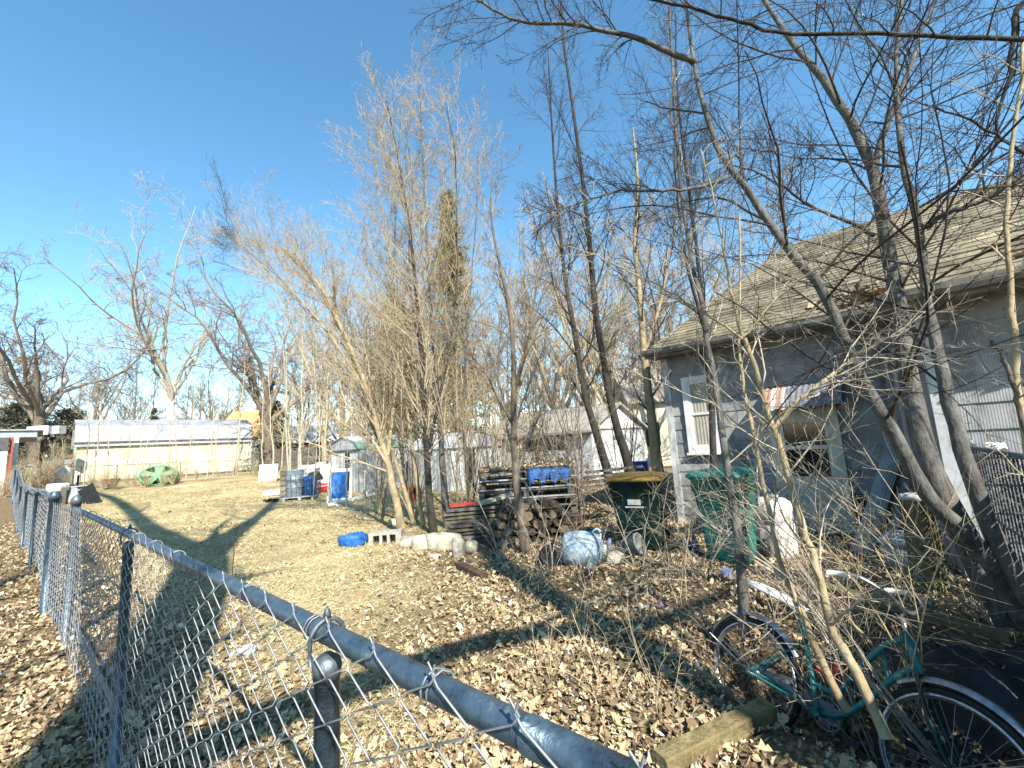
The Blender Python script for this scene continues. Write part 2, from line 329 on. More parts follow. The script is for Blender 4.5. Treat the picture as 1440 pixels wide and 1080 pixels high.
# ------------------------------------------------------------------ branching
def grow(P, R, n, length, ang=(35, 65), t0=.25, t1=.98, npts=5, rr=.6, up=.1, wig=.12, grav=0.0, tip=.25, rmin=.002, rmax=None, lfall=.5, r=None):
    """children of the tubes P (M,N,3) with radii R (M,N)"""
    r = r or rng
    P = np.asarray(P); Mn, N, _ = P.shape; K = Mn*n
    par = np.repeat(np.arange(Mn), n); strat = np.tile(np.arange(n), Mn)
    t = t0+(t1-t0)*(strat+r.random(K))/n; f = t*(N-1); i = np.minimum(f.astype(int), N-2); u = (f-i)[:, None]
    pos = P[par, i]*(1-u)+P[par, i+1]*u; tan = P[par, i+1]-P[par, i]; tan /= np.linalg.norm(tan, axis=1, keepdims=True)+1e-12
    rad = R[par, i]*(1-u[:, 0])+R[par, i+1]*u[:, 0]
    rv = r.normal(size=(K, 3)); rv -= tan*(rv*tan).sum(1, keepdims=True); rv /= np.linalg.norm(rv, axis=1, keepdims=True)+1e-12
    a = np.radians(r.uniform(ang[0], ang[1], K))[:, None]
    d = np.cos(a)*tan+np.sin(a)*rv; d[:, 2] += up; d /= np.linalg.norm(d, axis=1, keepdims=True)
    if np.ndim(length) == 0: plen = np.full(K, length)
    else: plen = np.asarray(length)[par]
    L = plen*(1-lfall*t)*r.uniform(.55, 1.25, K)
    out = np.empty((K, npts, 3)); out[:, 0] = pos
    for k in range(1, npts):
        d = d+r.normal(size=(K, 3))*wig; d[:, 2] += grav; d /= np.linalg.norm(d, axis=1, keepdims=True)
        out[:, k] = out[:, k-1]+d*(L/(npts-1))[:, None]
    r0 = np.maximum(rad*rr, rmin)
    if rmax: r0 = np.minimum(r0, rmax)
    RR = np.maximum(r0[:, None]*np.linspace(1, tip, npts)[None], rmin*.6)
    return out, RR, L
def stem(pix, r0, r1, n=26, wob=0):
    p = smoothpath([at(*q) for q in pix], n)
    R = r0+(r1-r0)*np.linspace(0, 1, n)**.68
    if wob: p = p+rng.normal(size=p.shape)*wob
    return p, R
def make_tree(name, label, cat, stems, levels, mt='bark_grey', mc='twig_grey', group=None, base=None, sides=9, tip_sides=3, seed=None):
    r = np.random.default_rng(seed if seed is not None else 3)
    base = gz(stems[0][0][0]) if base is None else base
    o = thing(name, label, cat, base, group)
    tb = MB()
    for p, R in stems: tb.tubes(p[None], R[None], sides)
    tb.build('trunk', mt, o)
    P = np.stack([p for p, _ in stems]); R = np.stack([q for _, q in stems]); c = MB()
    L = np.linalg.norm(np.diff(P, axis=1), axis=2).sum(1)
    for k, lv in enumerate(levels):
        lv = dict(lv); ra = lv.pop('ratio', None); lv.update({} if ra is None else {'length': L*ra}); ss = lv.pop('sides', 4 if k == 0 else tip_sides)
        P, R, L = grow(P, R, r=r, **lv); c.tubes(P, R, ss)
    c.build('branches', mc, o)
    return o

# ================================================================== THE GROUND
def axis_coords(lo, dlo, dhi, hi, st, big):
    a = list(np.arange(dlo, dhi, st)); s_, v = st, dhi
    while v < hi: a.append(v); s_ = min(s_*1.35, big); v += s_
    a.append(hi); s_, v = st, dlo; b = []
    while v > lo: s_ = min(s_*1.35, big); v -= s_; b.append(max(v, lo))
    return np.array(sorted(set(b))+a)
gx = axis_coords(-400, -11, 7.5, 400, .11, 30); gy = axis_coords(-60, -3, 15, 500, .11, 30)
XX, YY = np.meshgrid(gx, gy); ZZ = ground_z(XX, YY)
near = (1-sst(8, 20, np.hypot(XX, YY)))
ZZ = ZZ+near*rng.normal(size=ZZ.shape)*.008
def litter(x, y):
    x = np.asarray(x, float); y = np.asarray(y, float); wv = .45*np.sin(1.7*x+.8*y)+.35*np.sin(2.9*y-1.1*x+2)
    out = NX[0]*x+NX[1]*y                                   # distance along NX; the front fence stands at 0.37
    a = sst(-1.9, .4, x+wv*.6+.10*(y-3.2)); b = 1-sst(.1, 1.3, out-.37+wv*.3)
    return np.clip(np.maximum(a, b), 0, 1)
gm = MB(); nxg, nyg = len(gx), len(gy); idx = np.arange(nxg*nyg).reshape(nyg, nxg)
gm.add(np.stack([XX, YY, ZZ], -1).reshape(-1, 3), np.stack([idx[:-1, :-1], idx[:-1, 1:], idx[1:, 1:], idx[1:, :-1]], -1).reshape(-1, 4), True)
go = gm.build('ground', 'ground', loc=(0, 0, 0)); tag(go, kind='structure')
la = go.data.attributes.new('litter', 'FLOAT', 'POINT'); la.data.foreach_set('value', litter(XX, YY).ravel().astype(np.float32))

def scatter(n, dmin, dmax, a0, a1, r):
    d = dmin+(dmax-dmin)*r.random(n)**1.15; th = np.radians(r.uniform(a0, a1, n)); return d*np.sin(th), d*np.cos(th)
r = np.random.default_rng(21)
x, y = scatter(235000, .9, 19, -64, 62, r)
dr = np.sin(2.6*x+1.1*np.sin(1.9*y))*np.sin(2.2*y+.8*np.sin(2.4*x))+.6*np.sin(5.3*x-3.7*y); keep = r.random(len(x)) < np.clip(litter(x, y)*(.72+.45*dr)+.05, 0.03, 1); x, y = x[keep], y[keep]; n = len(x)
d = np.hypot(x, y); q = NX[0]*x+NX[1]*y
sz = np.clip(np.exp(r.normal(-3.36, .42, n)), .012, .075)*(1+.02*d); rz = r.uniform(0, 2*math.pi, n); pit = np.radians(r.normal(0, 30, n)); roll = np.radians(r.normal(0, 36, n)); curl = r.uniform(-.5, .9, n)
la_, lb_ = np.array([0, .28, .40, .62, .70, 1.0, .70, .62, .40, .28, .5]), np.array([0, .36, .16, .46, .18, 0, -.18, -.46, -.16, -.36, 0])
lx = np.array([0, .22, .42, .60, .80, 1.0, .80, .60, .42, .22, .5]); ly = np.array([0, .24, .30, .36, .22, 0, -.22, -.36, -.30, -.24, 0])
wl = np.clip(r.normal(.6, .4, n), 0, 1)[:, None]; lx = la_[None]*wl+lx[None]*(1-wl); ly = lb_[None]*wl+ly[None]*(1-wl); px = (lx-.5)*sz[:, None]; jl = 1+.7*(r.random((n, 11))-.5); px = px*(1+.2*(r.random((n, 11))-.5)); py = ly*jl*sz[:, None]*r.uniform(.45, 1.05, n)[:, None]; pz = (np.abs(ly)*curl[:, None]*1.2+(lx-.5)**2*curl[:, None])*sz[:, None]
cr, sr = np.cos(roll)[:, None], np.sin(roll)[:, None]; py, pz = py*cr-pz*sr, py*sr+pz*cr
cp, sp = np.cos(pit)[:, None], np.sin(pit)[:, None]; px, pz = px*cp+pz*sp, -px*sp+pz*cp
c_, s_ = np.cos(rz)[:, None], np.sin(rz)[:, None]; wx, wy = px*c_-py*s_, px*s_+py*c_
z0 = ground_z(x, y)+r.uniform(.002, .035, n)-np.minimum(pz.min(1), 0)*.7
v = np.stack([wx+x[:, None], wy+y[:, None], pz+z0[:, None]], -1)
lm = MB(); fan = np.array([[i, (i+1) % 10, 10] for i in range(10)])
lm.add(v.reshape(-1, 3), (np.arange(n)[:, None, None]*11+fan[None]).reshape(-1, 3), False, np.repeat(np.clip(r.normal(.48, .33, n), 0, 1), 11))
tag(lm.build('leaf_litter', 'leaf', loc=(0, 0, 0)), 'dry fallen leaves covering the ground by the fence and under the trees', 'leaf litter', kind='stuff')

r = np.random.default_rng(22)
x, y = scatter(260000, 1.4, 24, -58, 22, r); keep = (r.random(len(x)) > litter(x, y)*.93) & ((NX[0]*x+NX[1]*y) > .41)
pn = np.sin(x*1.3+np.sin(y*.9))*np.cos(y*1.1-.4*x)+.6*np.sin(3.1*x+2.3*y); keep &= (pn > -.75) | (r.random(len(x)) < .35); x, y = x[keep], y[keep]; n = len(x); d = np.hypot(x, y)
ln = r.uniform(.03, .085, n)*(1+.03*d); wd = r.uniform(.0006, .0015, n)*(1+.10*d); rz = r.uniform(0, 2*math.pi, n); el = np.radians(np.abs(r.normal(8, 16, n)))
ux, uy, uz = np.cos(rz)*np.cos(el), np.sin(rz)*np.cos(el), np.sin(el); z = ground_z(x, y)+r.uniform(0, .018, n)
p0 = np.stack([x, y, z], -1); dd = np.stack([ux, uy, uz], -1)*ln[:, None]; sd = np.stack([-np.sin(rz), np.cos(rz), r.normal(0, .5, n)], -1)*wd[:, None]
mid = p0+dd*.55+V(0, 0, .004); gmb = MB()
v = np.stack([p0-sd, p0+sd, mid+sd*.9, p0+dd, mid-sd*.9], 1)
gmb.add(v.reshape(-1, 3), (np.arange(n)[:, None, None]*5+np.array([[0, 1, 2, 4]])[None]).reshape(-1, 4), False, np.repeat(np.clip(r.normal(.5, .25, n), 0, 1), 5))
gmb.add(np.zeros((0, 3)), (np.arange(n)[:, None]*5+np.array([[4, 2, 3]])).reshape(-1, 3)-gmb.n)
tag(gmb.build('dead_grass', 'straw', loc=(0, 0, 0)), 'flattened straw coloured dead grass over the open yard', 'grass', kind='stuff')

# ================================================================== CHAIN LINK FENCES
def fabric(mb, p, q, z0f, ztop, pitch=.072, rw=.0017, sides=4, off=None, bulge=None, r=None, sink=0.0):
    p = np.asarray(p, float)[:2]; q = np.asarray(q, float)[:2]; L = np.linalg.norm(q-p); u = (q-p)/L; nn = np.array([-u[1], u[0]])
    off = 0 if off is None else off
    k = int(L/pitch); step = pitch/2
    for i in range(k):
        s0 = i*pitch; base = p+u*s0; zb = float(z0f(*base)); zt = float(ztop(s0)); m = int((zt-zb)/step)
        j = np.arange(m+1); zz = zt-(m-j)*step; od = (m-j+i) % 2; sx = s0+np.where(od == 0, -.002, pitch+.002)
        # rounded corners: two points by each bend
        S2 = np.repeat(sx, 2)[1:-1]; Z2 = np.repeat(zz, 2)[1:-1].copy(); fr = np.tile([.12, .88], m)
        a = np.repeat(np.arange(m), 2); S2 = sx[a]+(sx[a+1]-sx[a])*fr; Z2 = zz[a]+(zz[a+1]-zz[a])*fr
        dep = off+np.where(np.arange(2*m) % 4 < 2, 1, -1)*.0028
        if bulge is not None: dep = dep+bulge(S2, (Z2-zb)/(zt-zb))
        xy = p[None]+u[None]*S2[:, None]+nn[None]*dep[:, None]
        P = np.column_stack([xy, Z2])
        if m % 2 == 0 or True:                 # twisted barb standing over the top
            e = P[-1]; P = np.vstack([P, e+np.append(u*(.010 if sx[-1] > s0+.02 else -.010), .012), e+np.append(u*.004, .026)])
        mb.tubes(P[None], np.full((1, len(P)), rw), sides)
# front fence: rail on the line NX.p = 0.37, top 1.2 m
TOP = 1.175
FX = V(-.760, .650, 0); FX /= np.linalg.norm(FX); FN = V(.650, .760, 0)/math.hypot(.65, .76)
def onz(px, py, z): d = ray(px, py); return CAM+d*((z-CZ)/d[2])
FO = onz(460, 890, TOP); FO[2] = 0
def fl(s, z=0, off=0): return FO+FX*s+FN*off+V(0, 0, z)
def s_at(px):                              # how far along the fence a post stands
    ss = np.linspace(-1, 30, 6201); P = FO[None]+FX[None]*ss[:, None]+V(0, 0, 1.0)-CAM; return float(ss[np.argmin(np.abs(720+F*(P@RV)/(P@fw)-px))])

s_c, s_1, s_2, s_3 = -1.35, 0.0, s_at(179), s_at(105)
P4 = at(77, 700, 4.9); P4[2] = 0
fo = thing('chain_link_fence', 'grey galvanised chain link fence with a blue grey top rail in the left foreground', 'fence', gz(fl(s_1)))
m = MB(); m.tube(smoothpath([fl(s_c, TOP), fl(s_2*.4, TOP), fl(s_2, TOP-.004), fl(s_3, TOP-.02)], 30), .0182, 14); m.build('top_rail', 'rail', fo)
m = MB(); m.tube([fl(-.62, TOP), fl(-.48, TOP)], .0200, 14); m.build('rail_sleeve', 'rail', fo)
m = MB(); fabric(m, fl(s_c), fl(s_3), lambda a, b: ground_z(a, b)+.02, lambda s: TOP+.030-.006*s, off=.026, rw=.0017, sides=5, bulge=lambda s, t: .012*np.sin(s*2.1)*np.sin(math.pi*t)); m.build('wire_mesh', 'wire', fo)
def post(s, r, top, cap, par, name='post', mt='galv', ln=(0, 0)):
    b = fl(s); zb = float(ground_z(b[0], b[1])); m = MB(); m.tubes(np.array([[b[0], b[1], zb-.1], [b[0]+ln[0]*.5, b[1]+ln[1]*.5, (zb+top)/2], [b[0]+ln[0], b[1]+ln[1], top]])[None], np.full((1, 3), r), 14, True, True)
    o = m.build(name, mt, par); m2 = MB(); c = V(b[0]+ln[0], b[1]+ln[1], top)
    if cap == 'loop':
        m2.lathe(c+V(0, 0, -.03), [(r+.002, 0), (r+.0035, .02), (r+.001, .03), (.010, .04)], n=14); m2.tube(smoothpath([c+V(0, 0, .0)+FN*.03, c+FN*.030+V(0, 0, .05), c+V(0, 0, .070), c-FN*.030+V(0, 0, .05), c-FN*.03], 12), .0045, 6); m2.lathe(c+V(0, 0, .07), [(.007, 0), (.008, .008), (.002, .022)], n=8)
    else:
        m2.lathe(c+V(0, 0, -.02), [(r+.006, 0), (r+.008, .03), (r+.010, .04), (r*.8, .07), (r*.3, .085), (.003, .09)], n=16)
    m2.build('post_cap', 'galv', o); return o
o1 = post(s_1, .0225, TOP-.045, 'loop', fo, mt='rail'); o2 = post(s_2, .0225, TOP-.045, 'loop', fo, mt='rail'); o3 = post(s_3, .033, TOP+.04, 'dome', fo); post(s_c, .03, TOP-.03, 'dome', fo)
for s in np.arange(s_c+.3, s_3-.2, .36):                                        # wire ties round the rail
    m = MB()
    for k in range(1):
        t = np.linspace(0, 3.4*math.pi, 16); m.tube(fl(s+k*.004, TOP)+FN*(np.cos(t)*.024)[:, None]+V(0, 0, 1)*(np.sin(t)*.024)[:, None]+FX*np.linspace(0, .02, 16)[:, None], .0016, 4)
    m.build('wire_tie', 'wire', fo)
for zb in (.35, .62, .9):                                                # steel bands round the gate post
    mm = MB(); b = fl(s_3); mm.lathe(V(b[0], b[1], zb), [(.034, 0), (.0375, .001), (.0375, .022), (.034, .023)], n=14, cap=False); mm.build('band', 'galv', fo)
m = MB(); a = fl(s_3-.02, .62, .03); m.tube([fl(s_2+.1, .30, .02), fl(s_3-.1, .22, .02)], .012, 8); m.build('brace_rail', 'galv', fo)
# the narrow gate between the two stout posts
P3 = fl(s_3); gd = P4-P3; GL = np.linalg.norm(gd); gd /= GL
def gt(d, z): return P3+gd*d+V(0, 0, z)
ga = thing('chain_link_gate', 'narrow chain link gate panel between two stout round posts of the left fence', 'gate', gz(gt(GL/2, 0)))
m = MB(); m.tube([gt(.08, .12), gt(GL-.08, .12)], .014, 8); m.tube([gt(.08, 1.12), gt(GL-.08, 1.12)], .014, 8); m.tube([gt(.08, .12), gt(.08, 1.12)], .014, 8); m.tube([gt(GL-.08, .12), gt(GL-.08, 1.12)], .014, 8); m.tube([gt(.08, .62), gt(GL-.08, .45)], .012, 8); m.build('gate_frame', 'galv', ga)
m = MB(); fabric(m, gt(.06, 0), gt(GL-.06, 0), lambda a, b: ground_z(a, b)+.06, lambda s: 1.15, off=.018, rw=.0026, sides=4); m.build('wire_mesh', 'wire', ga)
# the far run, its mesh sagging and wavy
E0 = P4.copy(); E1 = at(13, 662, 22.5); ub = (E1-E0)[:2]; LB = np.linalg.norm(ub); ub /= LB
f2 = thing('chain_link_fence', 'older sagging chain link fence with wavy mesh beyond the gate at far left', 'fence', gz(E0))
m = MB(); fabric(m, E0, E1, lambda a, b: ground_z(a, b)+.02, lambda s: float(ground_z(E0[0]+ub[0]*s, E0[1]+ub[1]*s))+1.22+.03*math.sin(s*1.1)-.06*math.sin(min(s, 3)*1.05), pitch=.072, rw=.0055, sides=3, off=-.06, bulge=lambda s, t: (.10*np.sin(s*1.9)+.05*np.sin(s*4.3))*np.sin(math.pi*np.clip(t, 0, 1))); m.build('wire_mesh', 'wire', f2)
def post2(s, r, top, par):
    p = E0[:2]+ub*s; zb = float(ground_z(*p)); m = MB(); m.tube([[p[0], p[1], zb-.1], [p[0], p[1], zb+top]], r, 12); o = m.build('post', 'rail', par)
    m = MB(); m.lathe(V(p[0], p[1], zb+top-.03), [(r+.008, 0), (r+.010, .05), (r+.002, .065), (r+.002, .08), (r*.6, .09)], n=14); m.build('post_cap', 'rail', o)
post2(0, .042, 1.24, f2)
for s in (3.3, 6.6, 9.9, 13.2, 16.5): post2(s, .022, 1.16, f2)
m = MB(); pts = [np.append(E0[:2]+ub*s, float(ground_z(*(E0[:2]+ub*s)))+1.2+(0 if s < 1 else .01*math.sin(s))) for s in np.linspace(1.2, LB, 20)]; m.tube(smoothpath(pts, 40), .014, 6); m.build('top_rail', 'galv', f2)
# thin fence in front of the cream barn
pa, pb = at(93, 657, 24.5), at(352, 646, 31)
f3 = thing('chain_link_fence', 'low thin wire fence crossing in front of the cream barn', 'fence', gz(pa))
dv = (pb-pa); m = MB(); m.tube([pa, pb], .022, 6); m.build('top_rail', 'oldwood', f3)
for k in range(6):
    p = pa+dv*(k+.4)/6; m = MB(); m.tube([[p[0], p[1], float(ground_z(p[0], p[1]))], [p[0], p[1], p[2]]], .026, 6); m.build('post', 'oldwood', f3)
m = MB(); zg = lambda a, b: float(ground_z(a, b))+.05
fabric(m, pa, pb, zg, lambda s: pa[2]+(pb[2]-pa[2])*s/np.linalg.norm(dv[:2])-.02, pitch=.16, rw=.0022, sides=3); m.build('wire_mesh', 'wire', f3)
# privacy fence on the right: from the house wing back to the corner beside the photographer
pv0 = NX*6.02+AX*(-.46); PD = V(-.60, -.80, 0); PN = V(-.80, .60, 0)
f4 = thing('privacy_fence', 'dark woven chain link privacy fence running out from the house wing at the right edge', 'fence', gz(pv0))
LEN = 5.6
def pf(s, z, off=0): return pv0+PD*s+PN*off+V(0, 0, z)
m = MB(); m.tube([pf(0, 1.21), pf(LEN, 1.20)], .021, 10); m.tube([pf(0, .60), pf(LEN, .58)], .014, 8); m.build('top_rail', 'galv', f4)
for s in (0, 2.2, 4.4):
    p = pf(s, 0); zb = float(ground_z(p[0], p[1])); m = MB(); m.tube([V(p[0], p[1], zb-.1), V(p[0], p[1], 1.24)], .032, 12); o = m.build('post', 'galv', f4)
    m = MB(); m.lathe(V(p[0], p[1], 1.22), [(.038, 0), (.04, .03), (.03, .06), (.012, .075)], n=12); m.build('post_cap', 'galv', o)
m = MB(); ss = np.arange(0.02, LEN, .047)
for i, s in enumerate(ss):                                               # upright slats woven through the links, with small gaps
    p = pf(s, 0, .004*(-1)**i); zb = max(float(ground_z(p[0], p[1]))+.03, -.2); zc = zb
    while zc < 1.17:
        h = rng.uniform(.05, .085); 
        h = min(h, 1.192-zc)
        if h < .015: break
        m.obox(pf(s, zc+rng.uniform(0, .006), .004*(-1)**i), PD*(.0455-rng.random()**3*.022*(s < 2.0)), PN*.003, V(0, 0, h-(.009 if s < 2 else .001))); zc += h
m.build('slat', 'weave', f4).__setitem__('kind', 'stuff')
m = MB(); fabric(m, pf(LEN, 0), pf(0, 0), lambda a, b: ground_z(a, b)+.02, lambda s: 1.21, pitch=.072, rw=.0017, sides=3, off=.012); m.build('wire_mesh', 'wire', f4)
for k, s in enumerate((.75, .95)):
    m = MB(); c = pf(s, 1.225); t = np.linspace(0, 2*math.pi, 9)
    for q in range(3): m.tube(c+V(0, 0, .02+.012*q)+np.stack([np.cos(t)*(.05-.008*q), np.sin(t)*.025, .012*np.sin(3*t+q)], -1), .011, 6)
    single('white_cloth_knot', m, 'white', ['crumpled white cloth tied on the privacy fence rail, nearer the house', 'crumpled white cloth tied on the privacy fence rail, nearer the right edge'][k], 'cloth', c, 'white cloths on the fence rail')

# ================================================================== THE HOUSE ON THE RIGHT
nA, nB = 6.35, 8.45                                                     # walls A (projecting wing) and B (with the door)
ho = thing('house', 'grey sided house with a tan shingle roof at the right', 'house', gz(onpl(1150, 745, nB)))
def uz(p): return np.array([p@AX, p[2]])
def pl(u, n, z): return NX*n+AX*u+V(0, 0, z)
uW = onpl(942, 600, nB)@AX                                               # left end of wall B
cA = onpl(1306, 520, nA); uA = cA@AX                                     # the wing's outer corner
uI = onpl(1257, 560, nB)@AX                                              # where the wing meets wall B
zA = onpl(1300, 437, nA)[2]+.05; zB = onpl(1100, 452, nB)[2]+.12
zb = -.6
m = MB()
m.prism([pl(uW, nB, zb), pl(uI, nB, zb), pl(uA, nA, zb), pl(-9, nA, zb), pl(-9, nB+8, zb), pl(uW, nB+8, zb)], V(0, 0, min(zA, zB)-zb))
m.prism([pl(uW, nB, min(zA, zB)), pl(uI, nB, min(zA, zB)), pl(-9, nB, min(zA, zB)), pl(-9, nB+8, min(zA, zB)), pl(uW, nB+8, min(zA, zB))], V(0, 0, abs(zB-zA)))
m.build('wall', 'siding', ho)
def siding(mb, P0, P1, z0, z1, nout, course=.27, lip=.014, off=0.0):
    zc = z0; i = 0; L = P1-P0; Ln = np.linalg.norm(L[:2])
    while zc < z1-.02:
        zt = min(zc+course, z1); x0 = 0.0; sh = (i % 2)*.3
        cuts = [0]+list(np.arange(.61-sh, Ln, .61))+[Ln]
        for a, b in zip(cuts[:-1], cuts[1:]):
            if b-a < .01: continue
            a2 = a+.0016; dz = rng.uniform(-.005, .005) if zc > z0 else 0; lp = lip+rng.uniform(-.002, .003)
            A = P0+L*(a2/Ln); B = P0+L*(b/Ln); o1 = nout*(lp+.003+off); o2 = nout*(.004+off)
            p = [A+o1+V(0, 0, zc+dz), B+o1+V(0, 0, zc+dz), B+o2+V(0, 0, zt), A+o2+V(0, 0, zt)]
            mb.quad(*p); mb.quad(A+V(0, 0, zc+dz), B+V(0, 0, zc+dz), B+o1+V(0, 0, zc+dz), A+o1+V(0, 0, zc+dz)); 
            mb.quad(A+V(0, 0, zc+dz), A+o1+V(0, 0, zc+dz), A+o2+V(0, 0, zt), A+V(0, 0, zt)); mb.quad(B+V(0, 0, zc+dz), B+o1+V(0, 0, zc+dz), B+o2+V(0, 0, zt), B+V(0, 0, zt))
        zc = zt; i += 1
nC = np.cross(pl(uA, nA, 0)-pl(uI, nB, 0), V(0, 0, 1)); nC /= np.linalg.norm(nC); nC = nC if nC@AX > 0 else -nC
m = MB(); siding(m, pl(uW, nB, 0), pl(uI, nB, 0), -.02, zB-.02, -NX); siding(m, pl(uI, nB, 0), pl(uA, nA, 0), -.1, zA-.02, nC); siding(m, pl(uA, nA, 0), pl(-6, nA, 0), -.25, zA-.02, -NX)
m.build('siding', 'siding', ho)
for (u, nn_, z1) in ((uA, nA, zA), (uW, nB, zB)):
    m = MB()
    m.obox(pl(u+.028, nn_-.03, -.3), -AX*.13, NX*.03, V(0, 0, z1+.28)); 
    m.obox(pl(u+.03, nn_-.032, -.3), -AX*.03, NX*.14, V(0, 0, z1+.285))
    m.build('corner_board', 'dirtywhite', ho)
m = MB(); m.obox(pl(uI-.02, nB-.05, -.3), AX*.07, NX*.06, V(0, 0, zA+.2)); m.build('downspout', 'dirtywhite', ho)
# roofs: shingle courses laid on two sloping planes
def roof_pix(pix, e0, n0, z0, slope):
    pn = V(0, 0, 1)-NX*slope; p0 = NX*n0+V(0, 0, z0); out = []
    for px_, py_ in pix:
        d = ray(px_, py_); out.append(CAM+d*((p0-CAM)@pn/(d@pn)))
    return out
def shingle_roof(u_lo0, u_lo1, n0, z0, slope, uhip_l, top_n, name, hip_r=None, expo=.135):
    """courses from the eave up; the left end follows uhip_l(n), the right end stays at u_lo1"""
    mb = MB(); nrm = V(0, 0, 1)-NX*slope; nrm /= np.linalg.norm(nrm); up = NX+V(0, 0, 1)*slope; k = 0; run = expo/np.linalg.norm(up); n_ = n0
    while n_ < top_n-1e-6:
        nt_ = min(n_+run*1.08, top_n+.01); ul = uhip_l(n_); a = ul; jit = (k % 2)*.17+rng.uniform(0, .08)
        edges = [ul]+list(np.arange(ul-jit-.05, u_lo1, -.33))+[u_lo1]
        for e, f in zip(edges[:-1], edges[1:]):
            if abs(e-f) < .004: continue
            e2, f2 = e-.003, f+.003; dz = .012+rng.uniform(-.004, .010)*(rng.random() < .5)+.012*(rng.random() < .03)
            et = min(e2, uhip_l(nt_)) if e == ul else e2
            b0, b1 = pl(e2, n_, z0+(n_-n0)*slope), pl(f2, n_, z0+(n_-n0)*slope); t0, t1 = pl(et, nt_, z0+(nt_-n0)*slope), pl(f2, nt_, z0+(nt_-n0)*slope)
            tt = np.clip(rng.normal(.5, .2), 0, 1)
            mb.quad(b0+nrm*dz, b1+nrm*dz, t1+nrm*.002, t0+nrm*.002, tint=tt); mb.quad(b0, b1, b1+nrm*dz, b0+nrm*dz, tint=tt)
        n_ += run; k += 1
    return mb
OB = .45; nEB = nB-OB; zEB = onpl(1075, 461, nEB)[2]; SL = .72
c0 = roof_pix([(905, 496), (1105, 346), (1440, 250)], 0, nEB, zEB, SL)
uL, nL = onpl(908, 494, nEB)@AX, nEB
rid_n = c0[1]@NX; rid_u = c0[1]@AX; rid_n2 = (c0[1]@NX)
nE2 = nA-.42; zE2 = onpl(1340, 396, nE2)[2]
print('roof', [tuple(np.round((p@NX, p@AX, p[2]), 2)) for p in c0], 'eaves', zEB, zE2, 'walls', zA, zB, 'u', uW, uA, uI)
def hipL(n): return uL+(rid_u-uL)*min(1, (n-nEB)/(rid_n-nEB))
mr = shingle_roof(uL, -9, nEB, zEB, SL, hipL, rid_n, 'roof')
m2 = MB(); th = .10
def slab(mb, poly, t=.1): mb.prism([p-V(0, 0, t+.004) for p in poly], V(0, 0, t))
zr = zEB+(rid_n-nEB)*SL
slab(m2, [pl(uL, nEB, zEB), pl(-9, nEB, zEB), pl(-9, rid_n, zr), pl(rid_u, rid_n, zr)])
slab(m2, [pl(-9, 2*rid_n-nEB, zEB), pl(uL, 2*rid_n-nEB, zEB), pl(rid_u, rid_n, zr), pl(-9, rid_n, zr)])
slab(m2, [pl(uL, 2*rid_n-nEB, zEB), pl(uL, nEB, zEB), pl(rid_u, rid_n, zr)])
ro = mr.build('roof', 'shingle', ho); m2.build('roof_deck', 'rooftan', ho)
uG = onpl(1237, 424, nE2)@AX                                             # left end of the wing's eave
SL2 = SL; pw = roof_pix([(1252, 306), (1440, 250)], 0, nE2, zE2, SL2); top2 = max(pw[0]@NX, nE2+2.6)
top2 = nE2+3.1; zt2 = zE2+(top2-nE2)*SL2; kv = nEB+(zE2-zEB)/SL
m3 = shingle_roof(uG, -9, nE2, zE2, SL2, lambda n: uG-(n-nE2), top2, 'wing_roof')
m3b = MB(); slab(m3b, [pl(uG, nE2, zE2), pl(-9, nE2, zE2), pl(-9, top2, zt2), pl(uG-(top2-nE2), top2, zt2)]); slab(m3b, [pl(uG, nE2, zE2), pl(uG-(top2-nE2), top2, zt2), pl(uG-(top2-nE2), kv+top2-nE2, zt2), pl(uG, max(kv, nE2+.1), zE2)])
nl = V(0, 0, 1)+AX*SL2; nl /= np.linalg.norm(nl); run_ = .135/math.hypot(1, SL2); k_ = 0; h_ = 0.0
while h_ < top2-nE2:
    u_, u2 = uG-h_, uG-h_-run_*1.08; n0_, n1_ = nE2+h_, max(kv, nE2+.1)+h_
    for e in np.arange(n0_, n1_, .33):
        f_ = min(e+.327, n1_); tt = np.clip(rng.normal(.5, .2), 0, 1); b0, b1 = pl(u_, e, zE2+h_*SL2), pl(u_, f_, zE2+h_*SL2); t0, t1 = pl(u2, e+run_*(e == n0_), zE2+(uG-u2)*SL2), pl(u2, f_, zE2+(uG-u2)*SL2)
        m3.quad(b0+nl*.012, t0+nl*.002, t1+nl*.002, b1+nl*.012, tint=tt); m3.quad(b0, b0+nl*.012, b1+nl*.012, b1, tint=tt)
    h_ += run_
m3.build('wing_roof', 'shingle', ho); m3b.build('roof_deck', 'rooftan', ho)
# soffits, fascia and gutters
m = MB(); m.obox(pl(uL+.02, nEB+.02, zEB-.14), AX*(-(uL-uI+.6)), NX*(OB-.02), V(0, 0, .02)); m.obox(pl(uG+.02, nE2+.02, zE2-.14), -AX*8, NX*(nA-nE2+.9), V(0, 0, .02)); m.build('soffit', 'trimdull', ho)
m = MB(); m.obox(pl(uL+.03, nEB-.02, zEB-.16), -AX*(uL-uG+.3), NX*.03, V(0, 0, .15)); m.obox(pl(uG+.03, nE2-.02, zE2-.16), -AX*8, NX*.03, V(0, 0, .15)); m.obox(pl(uG+.032, nE2-.02, zE2-.16), NX*(OB+1.2), -AX*.03, V(0, 0, .15)); m.build('fascia', 'trimdull', ho)
def gutter(mb, a, b):
    pr = [(-.005, -.005), (-.005, -.09), (-.03, -.105), (-.075, -.105), (-.10, -.06), (-.115, .0), (-.108, .0), (-.09, -.055), (-.07, -.095), (-.032, -.095), (-.012, -.085), (-.012, -.005)]
    mb.prism([a+NX*q[0]+V(0, 0, q[1]) for q in pr], b-a)
